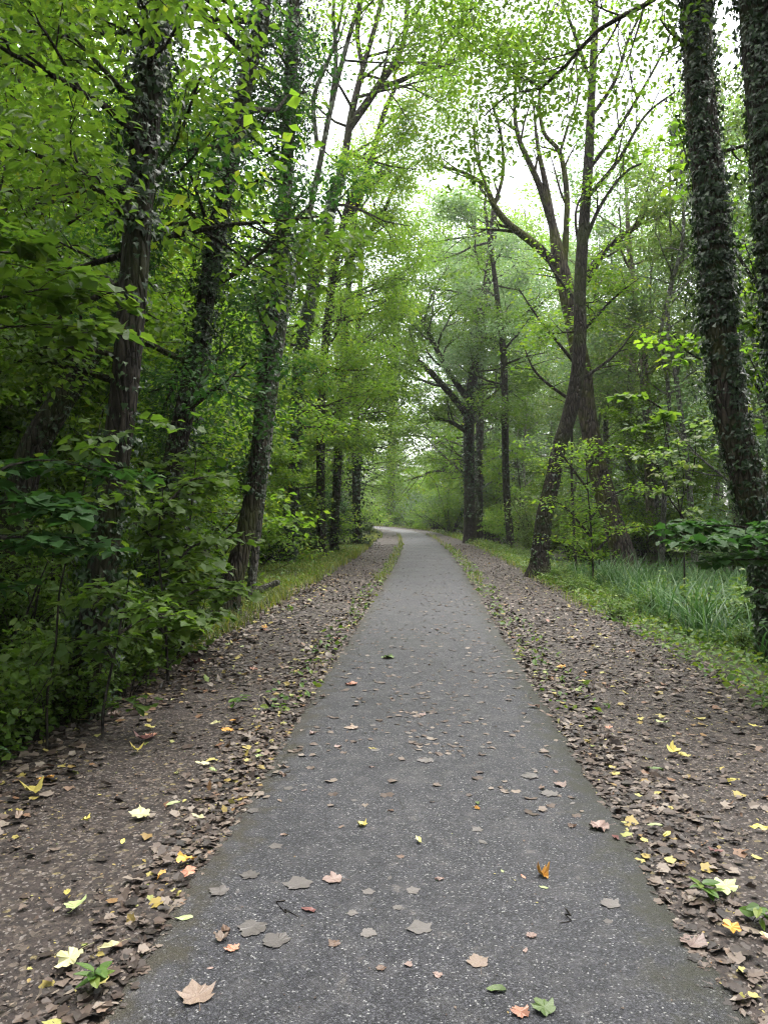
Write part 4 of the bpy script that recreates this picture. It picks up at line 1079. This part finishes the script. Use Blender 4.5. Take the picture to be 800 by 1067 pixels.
for px, py, s, sh, m, cu, stk, rot, lab in SPEC:
    x, y = at(px, py)
    fleaf(x, y, s, sh, m, cu, lab, None, rot, stk, var=int(R.integers(2)))

WORDS = {'grey': 'faded grey leaf pressed flat on the asphalt', 'tan': 'light tan fallen leaf on the asphalt', 'pink': 'pinkish-brown fallen leaf on the asphalt', 'brown': 'small dark brown fallen leaf on the asphalt'}
kinds = ['grey'] * 12 + ['tan'] * 2 + ['pink'] * 3 + ['brown'] * 3
for i in range(165):
    y = 2.4 + 15 * R.random() ** 1.2; u = R.uniform(-.98, .98)
    k = kinds[int(R.integers(len(kinds)))]
    fleaf(u + float(cxl(y)), y, R.uniform(.025, .062) if k != 'brown' else R.uniform(.025, .05), 'maple' if R.random() < .7 else 'oval', k, .06 if k == 'grey' else float(R.choice([.15, .4])), WORDS[k], WORDS[k] + 's', None, 0, int(R.integers(2)))
SW = {'yellow': 'yellow fallen leaf', 'cream': 'cream fallen leaf', 'orange': 'orange fallen leaf', 'coral': 'reddish fallen leaf', 'tan': 'tan curled fallen leaf', 'mint': 'pale green fallen leaf', 'maroon': 'dark maroon fallen leaf'}
for i in range(62):
    y = 2.5 + 9 * R.random() ** 1.1; sd = R.random() < .55
    u = -R.uniform(1.08, 2.8) if sd else R.uniform(1.08, 3.0)
    k = list(SW)[int(R.choice(7, p=[.16, .12, .1, .14, .28, .08, .12]))]
    lab = f'{SW[k]} on the brown litter of the {"left" if sd else "right"} shoulder'
    fleaf(u, y, R.uniform(.045, .09), 'maple' if R.random() < .6 else 'oval', k, .4, lab, lab, None, 0, int(R.integers(2)))

# twigs on the ground and a fallen log on the left verge
def twig(p0, p1, w, label):
    a = np.array([*p0, 0.]); b = np.array([*p1, 0.]); n = 5
    t = np.linspace(0, 1, n)[:, None]; q = a * (1 - t) + b * t + np.array([.02, .02, 0]) * R.standard_normal((n, 3))
    for k in q:
        u = k[0] - float(cxl(k[1])); k[2] = (float(pz(k[0], k[1])) if abs(u) < 1.03 else float(gz(k[0], k[1])) + .012) + w
    g = Geo(); tube(g, q, np.linspace(w, w * .5, n), 5, .05)
    d = q[2] + (q[3] - q[2]) * .4
    tube(g, np.array([d, d + (q[4] - q[2]) * .35 + np.array([.05 * (q[4] - q[2])[1], -.05 * (q[4] - q[2])[0], .01])]), [w * .6, w * .3], 4, .05)
    o = link('twig', g.mesh('twig', BK['twig'], q[0]), None, tuple(q[0])); tag(o, label, 'twig')


twig(at(735, 772), at(785, 786), .005, 'thin grey twig lying across the right shoulder')
twig(at(290, 946), at(306, 962), .003, 'short dark twig on the asphalt left of the maroon leaf')
twig(at(587, 955), at(600, 975), .003, 'short dark twig on the asphalt right of the middle')
twig(at(283, 812), at(304, 806), .004, 'dark twig at the left edge of the asphalt among curled leaves')
lp, lr = px_pts([(262, 606, 7), (275, 594, 6.5), (290, 584, 5)], 14.5)
lp[:, 2] = [float(gz(q[0], q[1])) + h for q, h in zip(lp, (.07, .16, .3))]
g = Geo(); tube(g, lp, lr * 1.2, 9, .15, .06)
o = link('fallen_log', g.mesh('fallen_log', BK['grey'], lp[0]), None, tuple(lp[0])); tag(o, 'short pale grey log propped in the weeds beside the curved left trunk', 'log')


def seedling(px, py, h, label, n=6):
    x, y = at(px, py); u = x - float(cxl(y)); z = float(gz(x, y))
    root = thing('seedling', label, 'seedling', (x, y, z))
    g = Geo(); gl = Geo()
    for k in range(2):
        tip = np.array([x, y, z]) + np.array([.05 * R.standard_normal(), .05 * R.standard_normal(), h])
        tube(g, np.array([[x, y, z - .01], (np.array([x, y, z]) + tip) / 2 + [.01, 0, 0], tip]), [.003, .002, .0015], 4, .03)
        m = n
        pos = np.array([x, y, z]) + (tip - np.array([x, y, z])) * R.uniform(.4, 1, (m, 1))
        put_leaves(gl, T_OVAL_HI, pos, np.array([0, 0, 1.]) + .35 * R.standard_normal((m, 3)), R.standard_normal((m, 3)), R.uniform(.05, .08, m), R.random(m))
    part('stem', g, BK['twig'], root); part('leaves', gl, LM['cover'], root)


seedling(95, 1040, .09, 'small green seedling at the bottom left edge of the asphalt')
seedling(745, 940, .07, 'small pale green seedling on the right shoulder in the foreground')
seedling(240, 740, .10, 'weedy green seedling on the left shoulder below the curved trunk')
seedling(780, 965, .08, 'green seedling at the right end of the foreground shoulder')
seedling(306, 642, .14, 'leafy seedling growing at the left edge of the asphalt halfway to the bend', 9)

# ------------------------------------------------------------------ light
SUN_EL, SUN_AZ = rad(72), rad(15)          # azimuth from straight ahead, to the right
w = bpy.data.worlds.new('World'); scene.world = w; w.use_nodes = True
nt = w.node_tree; nt.nodes.clear()
wo = nt.nodes.new('ShaderNodeOutputWorld'); bg = nt.nodes.new('ShaderNodeBackground')
sky = nt.nodes.new('ShaderNodeTexSky'); sky.sky_type = 'NISHITA'; sky.sun_disc = False
sky.sun_elevation = SUN_EL; sky.sun_rotation = SUN_AZ; sky.dust_density = 4.; sky.air_density = 1.; sky.ozone_density = 1.
hs = nt.nodes.new('ShaderNodeHueSaturation'); hs.inputs['Saturation'].default_value = .32      # thin bright cloud
nt.links.new(sky.outputs[0], hs.inputs['Color']); nt.links.new(hs.outputs[0], bg.inputs['Color'])
bg.inputs['Strength'].default_value = .09
nt.links.new(bg.outputs[0], wo.inputs['Surface'])
sl = bpy.data.lights.new('sun', 'SUN'); sl.energy = 1.5; sl.angle = rad(100); sl.color = (1., .96, .88)
so = link('sun', sl)
import mathutils
dv = mathutils.Vector((math.sin(SUN_AZ) * math.cos(SUN_EL), math.cos(SUN_AZ) * math.cos(SUN_EL), math.sin(SUN_EL)))
so.rotation_euler = dv.to_track_quat('Z', 'Y').to_euler(); so.location = (0, 0, 30)

# ------------------------------------------------------------------ damp air between the trees
hz, nt, out = newmat('damp_air')
pv = nd(nt, 'ShaderNodeVolumePrincipled', i_Density=HAZE); pv.inputs['Color'].default_value = (.93, .96, .97, 1); pv.inputs['Anisotropy'].default_value = .25
nt.links.new(pv.outputs[0], out.inputs['Volume'])
g = Geo(); a, b = np.array([-360, -175, -8.]), np.array([360, 480, 34.])
g.add([[(a, b)[i][0], (a, b)[j][1], (a, b)[k][2]] for k in (0, 1) for j in (0, 1) for i in (0, 1)], [(0, 2, 3, 1), (4, 5, 7, 6), (0, 1, 5, 4), (2, 6, 7, 3), (0, 4, 6, 2), (1, 3, 7, 5)], .5, False)
if HAZE > 0:
    o = link('haze', g.mesh('haze', hz)); o['kind'] = 'stuff'; o['label'] = 'thin pale damp air between the far trees'

# ------------------------------------------------------------------ camera and output
cam = bpy.data.cameras.new('camera'); co = link('camera', cam)
cam.sensor_fit = 'VERTICAL'; cam.sensor_height = 36.; cam.lens = 36. * F / 1067.
cam.clip_end = 2000; cam.clip_start = .05
co.location = (0, 0, CAMH)
co.rotation_euler = (math.pi / 2 + math.atan((HOR - 533.5) / F), 0, YAW)
scene.camera = co
scene.view_settings.view_transform = 'Standard'; scene.view_settings.look = 'None'
scene.view_settings.gamma = 1; scene.view_settings.use_curve_mapping = False
scene.view_settings.exposure = 2.9
cy = scene.cycles
cy.use_denoising = True; cy.pixel_filter_type = 'BLACKMAN_HARRIS'; cy.filter_width = 1.2
cy.max_bounces = 6; cy.diffuse_bounces = 4; cy.glossy_bounces = 2; cy.transmission_bounces = 4
cy.caustics_reflective = False; cy.caustics_refractive = False
